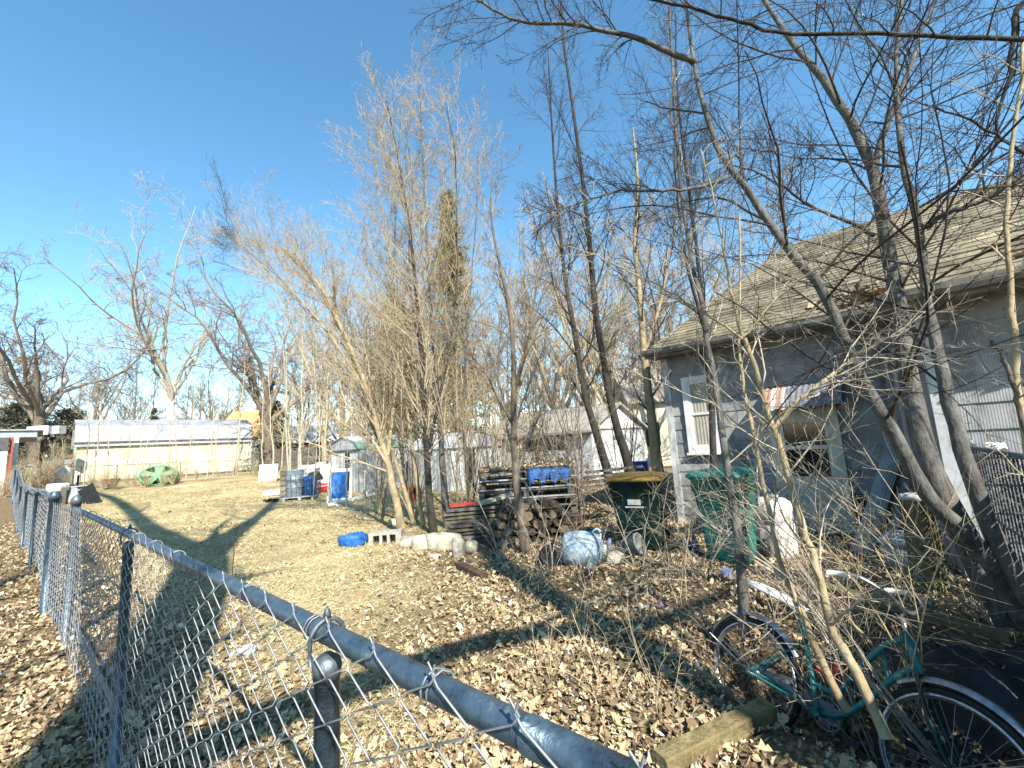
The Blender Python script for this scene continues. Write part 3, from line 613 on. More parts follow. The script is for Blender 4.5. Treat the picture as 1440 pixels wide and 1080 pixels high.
m = MB(); gutter(m, pl(uL+.03, nEB-.022, zEB-.01), pl(uG-.1, nEB-.022, zEB-.04)); m.build('gutter', 'trimdull', ho)
m = MB(); gutter(m, pl(uG+.02, nE2-.022, zE2-.01), pl(-7, nE2-.022, zE2-.01)); m.build('gutter', 'trimdull', ho)
# leaves and twigs lodged in the valley
m = MB(); r = np.random.default_rng(5)
for c, k, sp in ((pl(uG+.15, nEB+.25, zEB+.22), 110, .28), (pl(uG-1.4, nE2+.03, zE2+.05), 60, .25)):
    for i in range(k):
        p = c+AX*r.normal(0, sp)+NX*r.normal(0, .12); p[2] = c[2]+(p-c)@NX*SL+abs(r.normal(0, .03)); a = r.uniform(0, 6.3); s_ = r.uniform(.04, .08)
        e1 = V(math.cos(a), math.sin(a), r.normal(0, .4))*s_; e2 = V(-math.sin(a), math.cos(a), r.normal(0, .5))*s_*.7; m.quad(p-e1, p+e2, p+e1, p-e2, tint=r.random()*.6)
tag(m.build('leaf_debris', 'leaf', loc=pl(uG, nEB, zEB)), 'clump of dead leaves lodged in the roof valley and gutter of the house', 'leaves', kind='stuff')
# window on wall B
def window(par, px0, py0, px1, py1, off, nout, name='window', curtain=True, tr=.10):
    a = onpl(px0, py0, off); b = onpl(px1, py1, off); u0, u1 = a@AX, b@AX; z1, z0 = a[2], b[2]
    m = MB(); o = off
    for (ua, ub_, za, zb_) in ((u0+tr, u0, z0-tr, z1+tr), (u1, u1-tr, z0-tr, z1+tr), (u0, u1, z1, z1+tr), (u0, u1, z0-tr, z0)):
        m.obox(pl(ua, o-.045, za), AX*(ub_-ua), NX*.045, V(0, 0, zb_-za))
    m.obox(pl(u0+tr+.03, o-.08, z0-tr-.04), AX*(u1-u0-2*tr-.06), NX*.08, V(0, 0, .045))
    w_ = m.build(name, 'white', par)
    zm = (z0+z1)/2; m = MB()
    for za, zb_, dp in ((zm-.02, z1, -.028), (z0, zm+.02, -.020)):
        for (ua, ub_, c, d_) in ((u0, u0-.045, za, zb_), (u1+.045, u1, za, zb_), (u0-.045, u1+.045, zb_-.045, zb_), (u0-.045, u1+.045, za, za+.045)):
            m.obox(pl(ua, o+dp, c), AX*(ub_-ua), NX*.02, V(0, 0, d_-c))
    m.build('sash', 'white', w_)
    if curtain:
        m = MB(); k = 24; us = np.linspace(u0, u1, k)
        for i in range(k-1): m.quad(pl(us[i], o-.010+.004*math.sin(i*1.9), z0), pl(us[i+1], o-.010+.004*math.sin((i+1)*1.9), z0), pl(us[i+1], o-.010+.004*math.sin((i+1)*1.9), z1), pl(us[i], o-.010+.004*math.sin(i*1.9), z1))
        m.build('curtain', 'curtain', w_)
    else:
        m = MB(); m.quad(pl(u0, o-.012, z0), pl(u1, o-.012, z0), pl(u1, o-.012, z1), pl(u0, o-.012, z1)); m.build('pane', 'glass_dark', w_)
    return w_
window(ho, 966, 538, 1008, 628, nB-.022, -NX)
# narrow window on the wing's side wall
dC = pl(uA, nA, 0)-pl(uI, nB, 0); LC = np.linalg.norm(dC); dC /= LC
def cw(t, z, o=0): return pl(uI, nB, 0)+dC*(t*LC)+nC*o+V(0, 0, z)
m = MB(); z0, z1 = 1.05, 2.35
for (ta, tb_, za, zb_) in ((.28, .34, z0-.1, z1+.1), (.74, .80, z0-.1, z1+.1), (.34, .74, z1, z1+.1), (.34, .74, z0-.1, z0), (.34, .74, (z0+z1)/2-.025, (z0+z1)/2+.025)):
    m.obox(cw(ta, za, .005), dC*(tb_-ta)*LC, nC*.045, V(0, 0, zb_-za))
wc = m.build('window', 'dirtywhite', ho); m = MB(); m.quad(cw(.34, z0, .024), cw(.74, z0, .024), cw(.74, z1, .024), cw(.34, z1, .024)); m.build('pane', 'glass_dark', wc)
# storm door
a, b = onpl(1093, 586, nB-.02), onpl(1184, 748, nB-.02); u0, u1 = onpl(1103, 670, nB-.02)@AX, onpl(1180, 670, nB-.02)@AX; zt_, zb_ = a[2], -.16
do_ = MB(); fr_ = .11
for (ua, ub_, za, zc) in ((u0+fr_, u0, zb_, zt_+fr_), (u1, u1-fr_, zb_, zt_+fr_), (u0, u1, zt_, zt_+fr_)): do_.obox(pl(ua, nB-.075, za), AX*(ub_-ua), NX*.075, V(0, 0, zc-za))
do_.build('door_frame', 'creampaint', ho)
def dz(py): return onpl(1140, py, nB-.04)[2]
m = MB(); st = .085; zmid = dz(629); zlow = dz(670); zup = dz(593)
for (ua, ub_, za, zc) in ((u0, u0-st, zb_, zt_), (u1+st, u1, zb_, zt_), (u0-st, u1+st, zup, zt_), (u0-st, u1+st, zmid-.03, zmid+.03), (u0-st, u1+st, zb_, zlow)): m.obox(pl(ua, nB-.055, za), AX*(ub_-ua), NX*.035, V(0, 0, zc-za))
dr = m.build('door', 'creampaint', ho)
for za, zc in ((zlow, zmid-.03), (zmid+.03, zup)):
    m = MB(); m.quad(pl(u0-st, nB-.034, za), pl(u1+st, nB-.034, za), pl(u1+st, nB-.034, zc), pl(u0-st, nB-.034, zc)); m.build('pane', 'glass_dark', dr)
m = MB(); m.obox(pl(u0-st, nB-.062, zmid-.03), AX*(u1-u0+2*st), NX*.008, V(0, 0, .06)); m.build('door_rail', 'white', dr)
m = MB(); m.tube(smoothpath([pl(u0-.045, nB-.06, .75), pl(u0-.045, nB-.10, .77), pl(u0-.045, nB-.10, .87), pl(u0-.045, nB-.06, .89)], 8), .007, 6); m.build('handle', 'chrome', dr)
# rippled metal awning over the door
ua0, ua1 = onpl(1074, 570, nB-.5)@AX, onpl(1186, 570, nB-.5)@AX; zlo = onpl(1120, 574, nB-.55)[2]; zhi = onpl(1145, 540, nB-.02)[2]+.02
def awning(ua, ub_, mt, nm, k=26):
    m = MB(); us = np.linspace(ua, ub_, k*2+1); rip = .012*np.array([(i % 4 < 2) for i in range(len(us))]); pts = []
    for i, u in enumerate(us):
        pts.append([pl(u, nB-.02, zhi+rip[i]), pl(u, nB-.32, zlo+.19+(zhi-zlo)*.30+rip[i]), pl(u, nB-.56, zlo+.10+rip[i]), pl(u, nB-.585, zlo+rip[i]*.3+.015*math.sin(i*.8))])
    P = np.array(pts); n_ = len(us); I = np.arange(n_*4).reshape(n_, 4)
    m.add(P.reshape(-1, 3), np.stack([I[:-1, :-1], I[1:, :-1], I[1:, 1:], I[:-1, 1:]], -1).reshape(-1, 4)); return m.build(nm, mt, ho)
def striped():
    mm = mat('red_and_white_awning', (.62, .58, .54), (.50, .45, .40), 6, .7, .05); t = mm.node_tree; N = t.nodes; L = t.links; b = N["Principled BSDF"]
    g = N.new("ShaderNodeNewGeometry"); dp = N.new("ShaderNodeVectorMath"); dp.operation = 'DOT_PRODUCT'; L.new(g.outputs["Position"], dp.inputs[0]); dp.inputs[1].default_value = tuple(AX)
    k = N.new("ShaderNodeMath"); k.operation = 'MULTIPLY'; k.inputs[1].default_value = 2*math.pi/.16; L.new(dp.outputs["Value"], k.inputs[0]); s2 = N.new("ShaderNodeMath"); s2.operation = 'SINE'; L.new(k.outputs[0], s2.inputs[0])
    rr_ = N.new("ShaderNodeValToRGB"); rr_.color_ramp.interpolation = 'CONSTANT'; rr_.color_ramp.elements[0].color = (.55, .33, .27, 1); rr_.color_ramp.elements[1].position = .35; rr_.color_ramp.elements[1].color = (1, 1, 1, 1); L.new(s2.outputs[0], rr_.inputs[0])
    mx = N.new("ShaderNodeMixRGB"); mx.blend_type = 'MULTIPLY'; mx.inputs[0].default_value = .85; old = b.inputs["Base Color"].links[0].from_socket; L.new(old, mx.inputs[1]); L.new(rr_.outputs[0], mx.inputs[2]); L.new(mx.outputs[0], b.inputs["Base Color"]); M['awning'] = mm; M['awningdirtshade'] = mat('grimy_shaded_awning', (.22, .23, .25), (.10, .11, .13), 7, .7, .1)
striped(); um_ = ua0+(ua1-ua0)*.30; awning(ua0, um_, 'awning', 'awning', 8); awning(um_, ua1, 'awningdirtshade', 'awning', 18)  # right part's dark grey holds the front's shade as well as grime
for u in (ua0-.02, ua1+.02):
    m = MB()
    m.prism([pl(u, nB-.02, zhi), pl(u, nB-.02, zlo+.08), pl(u, nB-.57, zlo+.02), pl(u, nB-.57, zlo+.09), pl(u, nB-.32, zlo+.18+(zhi-zlo)*.3)], AX*.006)
    m.build('awning_side', 'redwood', ho)
# dark crawl-space grille and stoop
m = MB(); ug0, ug1 = onpl(1197, 700, nB)@AX, onpl(1245, 700, nB)@AX; m.obox(pl(ug0, nB-.03, -.3), AX*(ug1-ug0), NX*.03, V(0, 0, .75)); gr_ = m.build('crawl_space_panel', 'black', ho)
m = MB()
for u in np.arange(ug1+.04, ug0, .055): m.obox(pl(u, nB-.045, -.3), AX*.012, NX*.012, V(0, 0, .75))
for z in np.arange(-.2, .45, .06): m.obox(pl(ug1, nB-.04, z), AX*(ug0-ug1), NX*.008, V(0, 0, .012))
m.build('grille', 'darktrim', gr_)


# ================================================================== TREES
def S2(pix, r0, r1, wob=.004): return stem(pix, r0, r1, 26, wob)
FG = [dict(length=2.4, n=19, ang=(30, 75), t0=.30, t1=1, npts=10, rr=.42, up=.02, wig=.10, grav=-.015, rmin=.004, rmax=.016, lfall=.3),
      dict(ratio=.52, n=11, ang=(25, 60), t0=.10, npts=6, rr=.5, up=.0, wig=.11, grav=-.02, rmin=.0022, rmax=.006),
      dict(ratio=.40, n=5, ang=(30, 65), t0=.2, npts=4, rr=.55, wig=.12, rmin=.0016, rmax=.003)]
# the three stemmed tree in front of the house
stems = [S2([(1432, 900, 3.15), (1380, 800, 3.25), (1318, 680, 3.35), (1285, 570, 3.4), (1268, 460, 3.45), (1245, 330, 3.5), (1229, 245, 3.55), (1195, 170, 3.6), (1155, 108, 3.65), (1112, 55, 3.75), (1070, -5, 3.9), (1030, -80, 4.1)], .104, .014),
         S2([(1450, 880, 3.0), (1400, 800, 3.0), (1345, 737, 3.0), (1300, 690, 3.0), (1252, 600, 3.0), (1200, 512, 3.0), (1160, 415, 3.0), (1100, 340, 3.0), (1058, 275, 3.0), (1012, 215, 3.0), (985, 130, 3.0), (972, 60, 3.05), (962, -40, 3.1)], .070, .010),
         S2([(1455, 850, 2.9), (1400, 760, 2.95), (1358, 650, 3.0), (1335, 570, 3.05), (1318, 490, 3.1), (1304, 420, 3.15), (1293, 330, 3.2), (1276, 250, 3.25), (1262, 150, 3.3), (1259, 90, 3.35), (1268, 0, 3.4), (1275, -90, 3.5)], .062, .011),
         S2([(1229, 240, 3.55), (1236, 205, 3.5), (1252, 165, 3.45), (1270, 120, 3.4), (1292, 60, 3.4), (1315, 0, 3.4), (1340, -60, 3.4)], .032, .012),
         S2([(978, 88, 3.02), (945, 75, 2.95), (900, 55, 2.9), (860, 46, 2.85), (800, 34, 2.8), (745, 32, 2.8), (700, 18, 2.8), (660, -8, 2.8)], .026, .008),
         S2([(1022, 250, 3.0), (985, 262, 2.95), (940, 268, 2.9), (880, 268, 2.85), (845, 276, 2.85), (800, 290, 2.8), (755, 305, 2.8)], .016, .004),
         S2([(1304, 320, 3.2), (1330, 300, 3.0), (1375, 285, 2.9), (1420, 262, 2.8), (1460, 235, 2.8), (1500, 215, 2.8)], .022, .01),
         S2([(1228, 330, 3.5), (1190, 310, 3.4), (1140, 290, 3.3), (1100, 262, 3.2), (1060, 240, 3.2), (1010, 228, 3.1)], .02, .006)]
make_tree('bare_tree', 'large leaning grey three stemmed bare tree in front of the house wing', 'tree', stems,
          [dict(FG[0], n=20, ratio=.40, rmax=.0115), FG[1], FG[2]], 'bark_grey', 'twig_red', seed=11, sides=12)
# a neighbour leaning in from beyond the right edge, with one long level limb high over the yard
stems = [S2([(1640, 880, 2.5), (1600, 600, 2.55), (1560, 300, 2.6), (1535, 120, 2.6), (1520, 40, 2.6), (1500, -60, 2.6)], .09, .05),
         S2([(1528, 66, 2.6), (1440, 56, 2.6), (1300, 50, 2.62), (1180, 47, 2.65), (1085, 44, 2.68), (1045, 31, 2.7), (980, 14, 2.75), (900, -4, 2.8)], .017, .010),
         S2([(1560, 320, 2.6), (1500, 240, 2.5), (1440, 215, 2.4), (1400, 190, 2.4), (1360, 165, 2.4), (1310, 150, 2.4)], .015, .005),
         S2([(1510, 0, 2.6), (1437, 4, 2.7), (1424, 60, 2.75), (1418, 110, 2.8), (1404, 160, 2.8), (1400, 200, 2.8), (1372, 270, 2.8)], .022, .007)]
make_tree('bare_tree', 'bare tree leaning in from the right edge with a long level limb at the top', 'tree', stems,
          [dict(FG[0], n=13, t0=.1, length=1.1), dict(FG[1], n=8), dict(FG[2], n=4)], 'bark_dark', 'twig_red', seed=12)
SAP = [dict(length=.75, n=15, ang=(30, 65), t0=.25, npts=6, rr=.5, up=.05, wig=.16, rmin=.0022, rmax=.007, lfall=.4),
       dict(ratio=.5, n=6, ang=(30, 65), t0=.2, npts=4, rr=.6, wig=.16, rmin=.0015, rmax=.003), dict(ratio=.4, n=3, ang=(30, 65), t0=.2, npts=3, rr=.6, wig=.1, rmin=.0011, rmax=.002)]
saps = [('tan double stemmed sapling joining in a fork in front of the awning', [S2([(1246, 1040, 2.15), (1205, 945, 2.25), (1172, 888, 2.35), (1152, 810, 2.4), (1130, 745, 2.45), (1108, 665, 2.5), (1088, 605, 2.5), (1070, 540, 2.5), (1045, 475, 2.5)], .026, .013), S2([(1045, 475, 2.5), (1030, 420, 2.5), (1018, 350, 2.5), (1005, 290, 2.5), (985, 210, 2.5)], .011, .004), S2([(1088, 605, 2.5), (1120, 565, 2.45), (1160, 535, 2.4), (1205, 500, 2.35), (1240, 478, 2.3)], .016, .006), S2([(1045, 475, 2.5), (1075, 440, 2.45), (1110, 395, 2.4), (1160, 350, 2.35)], .009, .003), S2([(1045, 478, 2.5), (990, 440, 2.5), (930, 405, 2.5), (860, 370, 2.5), (800, 345, 2.5)], .008, .003)], 'bark_tan'),
        ('slim brown sapling leaning left over the fallen bicycle', [S2([(1190, 1000, 2.45), (1160, 940, 2.5), (1132, 870, 2.55), (1108, 820, 2.6), (1088, 752, 2.65), (1070, 665, 2.7), (1055, 590, 2.7), (1045, 540, 2.7), (1040, 480, 2.7), (1042, 420, 2.7), (1040, 300, 2.7)], .024, .006)], 'bark_tan'),
        ('straight grey sapling rising between the two green carts and the white drum', [S2([(1047, 895, 3.25), (1042, 800, 3.3), (1033, 720, 3.35), (1021, 640, 3.4), (1010, 570, 3.45), (998, 500, 3.5), (990, 440, 3.5), (975, 380, 3.55), (960, 280, 3.6), (950, 180, 3.6), (944, 60, 3.6), (940, -40, 3.6)], .040, .010)], 'bark_grey'),
        ('smooth pale brown stem along the right edge above the privacy fence', [S2([(1475, 900, 2.2), (1452, 700, 2.2), (1434, 570, 2.2), (1427, 480, 2.2), (1421, 400, 2.2), (1417, 320, 2.2), (1421, 240, 2.2), (1430, 150, 2.2), (1440, 60, 2.2)], .020, .008)], 'bark_tan'),
        ('short knobbly brown sapling with a broken top before the privacy fence', [S2([(1500, 820, 2.0), (1470, 720, 2.0), (1440, 600, 2.0), (1424, 545, 2.0), (1410, 500, 2.0), (1394, 482, 2.0)], .012, .008)], 'bark_brown')]
for i, (lb, st, mt_) in enumerate(saps):
    lv = [dict(SAP[0], n=(14, 12, 15, 8, 5)[i], length=(.8, .8, 1.1, .6, .3)[i]), SAP[1], SAP[2]]
    make_tree('sapling', lb, 'sapling', st, lv, mt_, 'twig_pale' if i < 3 else 'twig_tan', seed=30+i, group='saplings in the right foreground')
MID = [dict(length=2.5, n=32, ang=(24, 55), t0=.22, npts=7, rr=.42, up=.28, wig=.10, rmin=.005, rmax=.022, lfall=.55),
       dict(ratio=.5, n=11, ang=(22, 50), t0=.12, npts=5, rr=.5, up=.12, wig=.12, rmin=.0032, rmax=.008),
       dict(ratio=.48, n=7, ang=(25, 55), t0=.15, npts=4, rr=.6, wig=.12, rmin=.0030, rmax=.0042)]
# clump in the middle of the yard
make_tree('bare_tree', 'tan barked tree leaning left in the middle of the yard beside the grey block', 'tree',
          [S2([(565, 742, 8.3), (556, 700, 8.35), (545, 650, 8.4), (530, 600, 8.4), (508, 525, 8.5), (475, 450, 8.6), (448, 400, 8.7), (400, 350, 8.8)], .085, .03),
           S2([(545, 640, 8.4), (555, 560, 8.6), (560, 480, 8.8), (552, 400, 8.9), (556, 300, 9.0), (548, 215, 9.0)], .045, .012),
           S2([(520, 560, 8.5), (470, 480, 8.3), (420, 420, 8.2), (375, 375, 8.1), (318, 330, 8.0)], .035, .008)], MID, 'bark_tan', 'twig_tan', seed=41, group='trees in the middle of the yard')
make_tree('bare_tree', 'dark trunked tree at the centre of the clump behind the pale stones', 'tree',
          [S2([(610, 752, 8.0), (604, 700, 8.0), (599, 620, 8.0), (594, 520, 8.0), (586, 420, 8.0), (576, 320, 8.0), (561, 230, 8.0), (543, 140, 8.0)], .085, .012),
           S2([(600, 640, 8.0), (622, 540, 8.1), (640, 430, 8.2), (642, 320, 8.3), (640, 220, 8.4), (628, 150, 8.4)], .04, .01)], MID, 'bark_dark', 'twig_tan', seed=42, group='trees in the middle of the yard')
make_tree('bare_tree', 'tall straight grey tree in the clump with the highest slender top', 'tree',
          [S2([(630, 742, 8.4), (624, 680, 8.4), (619, 600, 8.4), (611, 500, 8.4), (603, 400, 8.4), (598, 300, 8.4), (594, 200, 8.4), (589, 100, 8.4)], .085, .010),
           S2([(615, 560, 8.4), (585, 460, 8.5), (575, 360, 8.6), (580, 260, 8.6), (570, 180, 8.6)], .035, .008)], MID, 'bark_grey', 'twig_tan', seed=43, group='trees in the middle of the yard')
make_tree('bare_tree', 'slender brown tree standing in front of the blue tarp and board stack', 'tree',
          [S2([(742, 785, 6.2), (733, 730, 6.2), (725, 660, 6.2), (722, 590, 6.2), (722, 500, 6.2), (716, 430, 6.2), (700, 360, 6.2), (690, 300, 6.2), (694, 240, 6.2)], .085, .008),
           S2([(722, 560, 6.2), (742, 480, 6.3), (752, 420, 6.4), (770, 350, 6.5)], .035, .006),
           S2([(723, 600, 6.2), (700, 560, 6.0), (680, 520, 5.9), (650, 490, 5.8)], .025, .005)], [dict(MID[0], n=14, length=1.6), MID[1], MID[2]], 'bark_brown', 'twig_grey', seed=44, group='trees in the middle of the yard')
# dark stems behind the yellow lidded cart
make_tree('bare_tree', 'tall dark twin trunked tree behind the yellow lidded cart', 'tree',
          [S2([(893, 690, 9.0), (880, 640, 9.0), (864, 590, 9.0), (851, 520, 9.0), (838, 440, 9.0), (831, 370, 9.0), (825, 300, 9.0), (815, 220, 9.0), (804, 140, 9.0), (793, 60, 9.0), (788, -20, 9.0)], .115, .02),
           S2([(862, 690, 8.7), (842, 620, 8.7), (824, 560, 8.7), (810, 480, 8.7), (796, 400, 8.7), (787, 320, 8.7), (781, 250, 8.7), (775, 160, 8.7), (771, 70, 8.7)], .10, .012)], [dict(MID[0], n=20, length=2.6, up=.12), MID[1], MID[2]], 'bark_dark', 'twig_red', seed=45)
make_tree('bare_tree', 'mottled tan trunk with a broken limb beside the house corner', 'tree',
          [S2([(930, 700, 9.2), (922, 640, 9.2), (915, 580, 9.2), (906, 500, 9.2), (900, 420, 9.2), (893, 340, 9.2), (897, 260, 9.2), (890, 180, 9.2)], .15, .02),
           S2([(906, 500, 9.2), (930, 420, 9.2), (945, 340, 9.2), (960, 260, 9.2)], .05, .012)], [dict(MID[0], n=18, length=2.4), MID[1], MID[2]], 'bark_tan', 'twig_red', seed=46)
make_tree('bare_tree', 'dark slender tree rising over the left end of the house roof', 'tree',
          [S2([(1005, 690, 7.0), (1000, 560, 7.0), (992, 470, 7.0), (983, 380, 7.0), (972, 290, 7.0), (960, 200, 7.0), (952, 110, 7.0), (950, 20, 7.0)], .06, .012),
           S2([(992, 470, 7.0), (968, 380, 6.8), (955, 300, 6.8), (948, 210, 6.8), (955, 140, 6.8)], .03, .01)], [dict(MID[0], n=20, length=2.2, up=.08), MID[1], MID[2]], 'bark_dark', 'twig_red', seed=47)

make_tree('bare_tree', 'thin pale tree close to the left of the dark trunked tree', 'tree',
          [S2([(598, 750, 8.8), (588, 690, 8.8), (577, 610, 8.8), (566, 520, 8.8), (556, 430, 8.8), (545, 340, 8.8), (530, 250, 8.8), (520, 190, 8.8)], .055, .008)], MID, 'bark_tan', 'twig_tan', seed=48, group='trees in the middle of the yard')
make_tree('bare_tree', 'thin grey tree between the clump and the slender brown tree', 'tree',
          [S2([(662, 745, 9.5), (658, 680, 9.5), (652, 600, 9.5), (655, 500, 9.5), (662, 400, 9.5), (670, 300, 9.5), (672, 210, 9.5)], .055, .008)], MID, 'bark_grey', 'twig_tan', seed=49, group='trees in the middle of the yard')
make_tree('bare_tree', 'thin tan tree leaning far left from the clump over the lawn', 'tree',
          [S2([(585, 748, 9.0), (560, 660, 9.0), (530, 580, 9.0), (495, 500, 9.0), (455, 420, 9.0), (405, 360, 9.0), (345, 335, 9.0)], .055, .008)], MID, 'bark_tan', 'twig_tan', seed=50, group='trees in the middle of the yard')
# ------------------------------------------------------------------ far trees, each a shape of its own or a turned copy
def far_tree(name, label, px, py, Y, H, rad, style, mt, mc, seed, group=None, lean=0, fork=None):
    r = np.random.default_rng(seed); b = gz(at(px, py, Y)); n = 12
    if style == 'oak':
        hb = H*(fork or .30); z = np.linspace(0, 1, n)[:, None]; P = b+z*V(lean, 0, hb)+np.cumsum(r.normal(size=(n, 3))*.05, 0)*V(1, 1, 0)-V(0, 0, .1); st = [(P, np.linspace(rad*1.15, rad*.8, n))]
        lv = [dict(length=H*.80, n=9, ang=(12, 60), t0=.70, npts=11, rr=.46, up=.22, wig=.17, grav=.02, lfall=0, tip=.14, sides=6), dict(ratio=.42, n=10, ang=(28, 65), t0=.18, npts=7, rr=.55, up=.12, wig=.24, rmin=.022, sides=4),
              dict(ratio=.46, n=6, ang=(30, 65), t0=.15, npts=5, rr=.55, up=.06, wig=.24, rmin=.017, tip=.5), dict(ratio=.52, n=10, ang=(25, 65), t0=.15, npts=4, rr=.6, wig=.2, rmin=.0105, tip=.6)]
    elif style == 'maple':
        hb = H*(fork or .22); z = np.linspace(0, 1, n)[:, None]; P = b+z*V(lean, 0, hb)+np.cumsum(r.normal(size=(n, 3))*.03, 0)*V(1, 1, 0)-V(0, 0, .1); st = [(P, np.linspace(rad*1.1, rad*.85, n))]
        lv = [dict(length=H*.75, n=7, ang=(8, 38), t0=.6, npts=9, rr=.55, up=.25, wig=.09, lfall=0, tip=.15, sides=6), dict(ratio=.46, n=10, ang=(22, 50), t0=.2, npts=6, rr=.5, up=.25, wig=.1, rmin=.018, sides=4),
              dict(ratio=.46, n=7, ang=(22, 50), t0=.15, npts=4, rr=.55, up=.2, wig=.12, rmin=.015, tip=.5), dict(ratio=.5, n=9, ang=(20, 50), t0=.15, npts=3, rr=.6, up=.15, wig=.1, rmin=.0098, tip=.6)]
    else:
        z = np.linspace(0, 1, n)[:, None]; P = b+z*V(lean, 0, H)+np.cumsum(r.normal(size=(n, 3))*.035, 0)*V(1, 1, 0)-V(0, 0, .05); st = [(P, np.linspace(rad, rad*.25, n))]
        lv = [dict(length=H*.26, n=13, ang=(22, 50), t0=.25, npts=5, rr=.5, up=.2, wig=.1, rmin=.009, lfall=.5), dict(ratio=.5, n=5, ang=(22, 50), t0=.2, npts=4, rr=.6, wig=.1, up=.1, rmin=.006)]
    return make_tree(name, label, 'tree', st, lv, mt, mc, group=group, base=b, seed=seed, sides=8)
GT = 'large bare trees beyond the yard'
far_tree('oak_tree', 'huge dark spreading bare oak at the far left above the carport', 48, 650, 35, 19.0, .46, 'oak', 'bark_brown', 'twig_grey', 51, GT, fork=.34)
far_tree('sycamore_tree', 'tall white barked sycamore rising behind the cream barn', 240, 620, 42, 20.5, .40, 'oak', 'bark_white', 'twig_pale', 52, GT, fork=.45)
far_tree('oak_tree', 'gnarled bare oak leaning over the orange roofed house', 385, 640, 33, 14.5, .45, 'oak', 'bark_brown', 'twig_grey', 53, GT, lean=-.8, fork=.32)
far_tree('bare_tree', 'thinner dark bare tree between the big oak and the sycamore', 128, 650, 44, 17, .22, 'oak', 'bark_brown', 'twig_grey', 54, GT)
far_tree('bare_tree', 'bushy pale bare tree behind the left metal shed', 455, 650, 27, 13.0, .20, 'maple', 'bark_tan', 'twig_pale', 55, GT)
far_tree('bare_tree', 'broad sunlit beige bare tree with a low V fork above the white garage', 785, 640, 27, 16.5, .30, 'maple', 'bark_tan', 'twig_tan', 56, GT)
far_tree('bare_tree', 'sunlit beige bare tree just right of the spruces', 715, 640, 30, 16.5, .22, 'maple', 'bark_tan', 'twig_tan', 57, GT)
far_tree('bare_tree', 'tall brown bare tree behind the white gable end of the garage', 872, 640, 24, 14.5, .22, 'maple', 'bark_brown', 'twig_tan', 58, GT)
far_tree('bare_tree', 'bare tree standing behind the left end of the house', 955, 640, 20, 11.5, .18, 'maple', 'bark_brown', 'twig_grey', 59, GT)
far_tree('bare_tree', 'brown bare tree hemmed in between the spruces', 600, 640, 24, 11.5, .16, 'maple', 'bark_tan', 'twig_tan', 60, GT)
far_tree('bare_tree', 'grey bare tree left of the browning spruce', 505, 645, 23, 10.5, .16, 'maple', 'bark_tan', 'twig_pale', 61, GT)
back = [o for o in bpy.data.objects if o.get('group') == GT and o.name.startswith('bare_tree')]
for i, (px_, Y, k, sc, lb) in enumerate([(425, 36, 1, .95, 'pale bare tree far back above the board fence'), (480, 38, 2, 1.0, 'pale bare tree far back left of the spruces'), (545, 36, 3, 1.1, 'pale bare tree far back between the browning spruces'), (635, 38, 4, .9, 'bare tree far back right behind the tallest spruce'), (755, 40, 5, 1.1, 'bare tree far back over the garage roof'), (830, 36, 2, 1.1, 'bare tree far back over the garage gable'), (915, 32, 1, 1.0, 'bare tree far back beside the far cream house'), (985, 30, 3, 1.05, 'bare tree far back over the left end of the house roof'), (300, 50, 2, .9, 'slight bare tree far back between sycamore and gnarled oak'), (175, 55, 1, 1.0, 'slight bare tree far back left of the sycamore'), (10, 46, 3, 1.0, 'slight bare tree far back at the left edge')]):
    copy_thing(back[k % len(back)], gz(at(px_, 640, Y)), i*1.1, sc, lb)
# the distant wood: one mass of grey crowns on the skyline
proto = None; r = np.random.default_rng(77); wood = MB()
for i in range(90):
    px_ = -330+i*17.5+r.uniform(-10, 10); Y = r.uniform(52, 85); b = at(px_, 650, Y); b[2] = .6; H = r.uniform(8, 15)*(1.0 if px_ < 380 else 1.25)
    z = np.linspace(0, 1, 6)[:, None]; P = (b+z*V(r.normal(0, .5), 0, H))[None]; R = np.linspace(.18, .05, 6)[None]; wood.tubes(P, R, 4)
    P1, R1, L1 = grow(P, R, 12, H*.5, (20, 60), .2, 1, 4, .5, .2, .15, rmin=.05, r=r); wood.tubes(P1, R1, 3); P2, R2, L2 = grow(P1, R1, 9, L1*.5, (25, 60), .2, 1, 3, .6, .1, .2, rmin=.028, r=r); wood.tubes(P2, R2, 3); P3, R3, _ = grow(P2, R2, 4, L2*.5, (25, 60), .2, 1, 3, .6, .1, .2, rmin=.020, r=r); wood.tubes(P3, R3, 3)
tag(wood.build('distant_wood', 'twig_grey', loc=(0, 0, 0)), 'distant grey leafless wood along the skyline behind the roofs', 'wood', kind='stuff')
# pale saplings along the back of the yard
GS = 'thin pale saplings along the back of the yard'
protos = [far_tree('sapling', 'thin pale leafless sapling along the back of the yard', 250+40*i, 668, 24, 5.5+i*.5, .040+.006*i, 'sap', 'bark_pale', 'twig_straw', 80+i, GS, lean=(-.3, .2, .5)[i]) for i in range(3)]
r = np.random.default_rng(8)
spots = [(118, 23), (135, 24), (152, 23), (176, 24), (190, 23.5), (200, 23), (222, 25), (236, 26), (262, 25), (300, 26), (318, 27), (335, 26), (352, 27), (372, 26), (386, 25), (395, 22), (405, 26), (418, 24), (432, 26), (446, 22), (455, 24), (466, 25), (500, 21), (520, 20), (546, 20), (575, 19), (600, 18), (655, 19), (680, 17), (705, 19), (735, 20), (760, 19), (640, 22), (535, 24), (425, 21), (410, 23)]
spots += [(440, 15), (462, 13.5), (488, 12.5), (512, 14), (528, 12), (550, 13), (570, 11.5), (590, 12.5), (640, 12), (655, 13.5), (672, 11.5), (690, 13), (708, 12), (735, 12.5), (765, 13), (790, 14), (815, 12.5), (850, 13.5), (930, 12), (410, 18)]
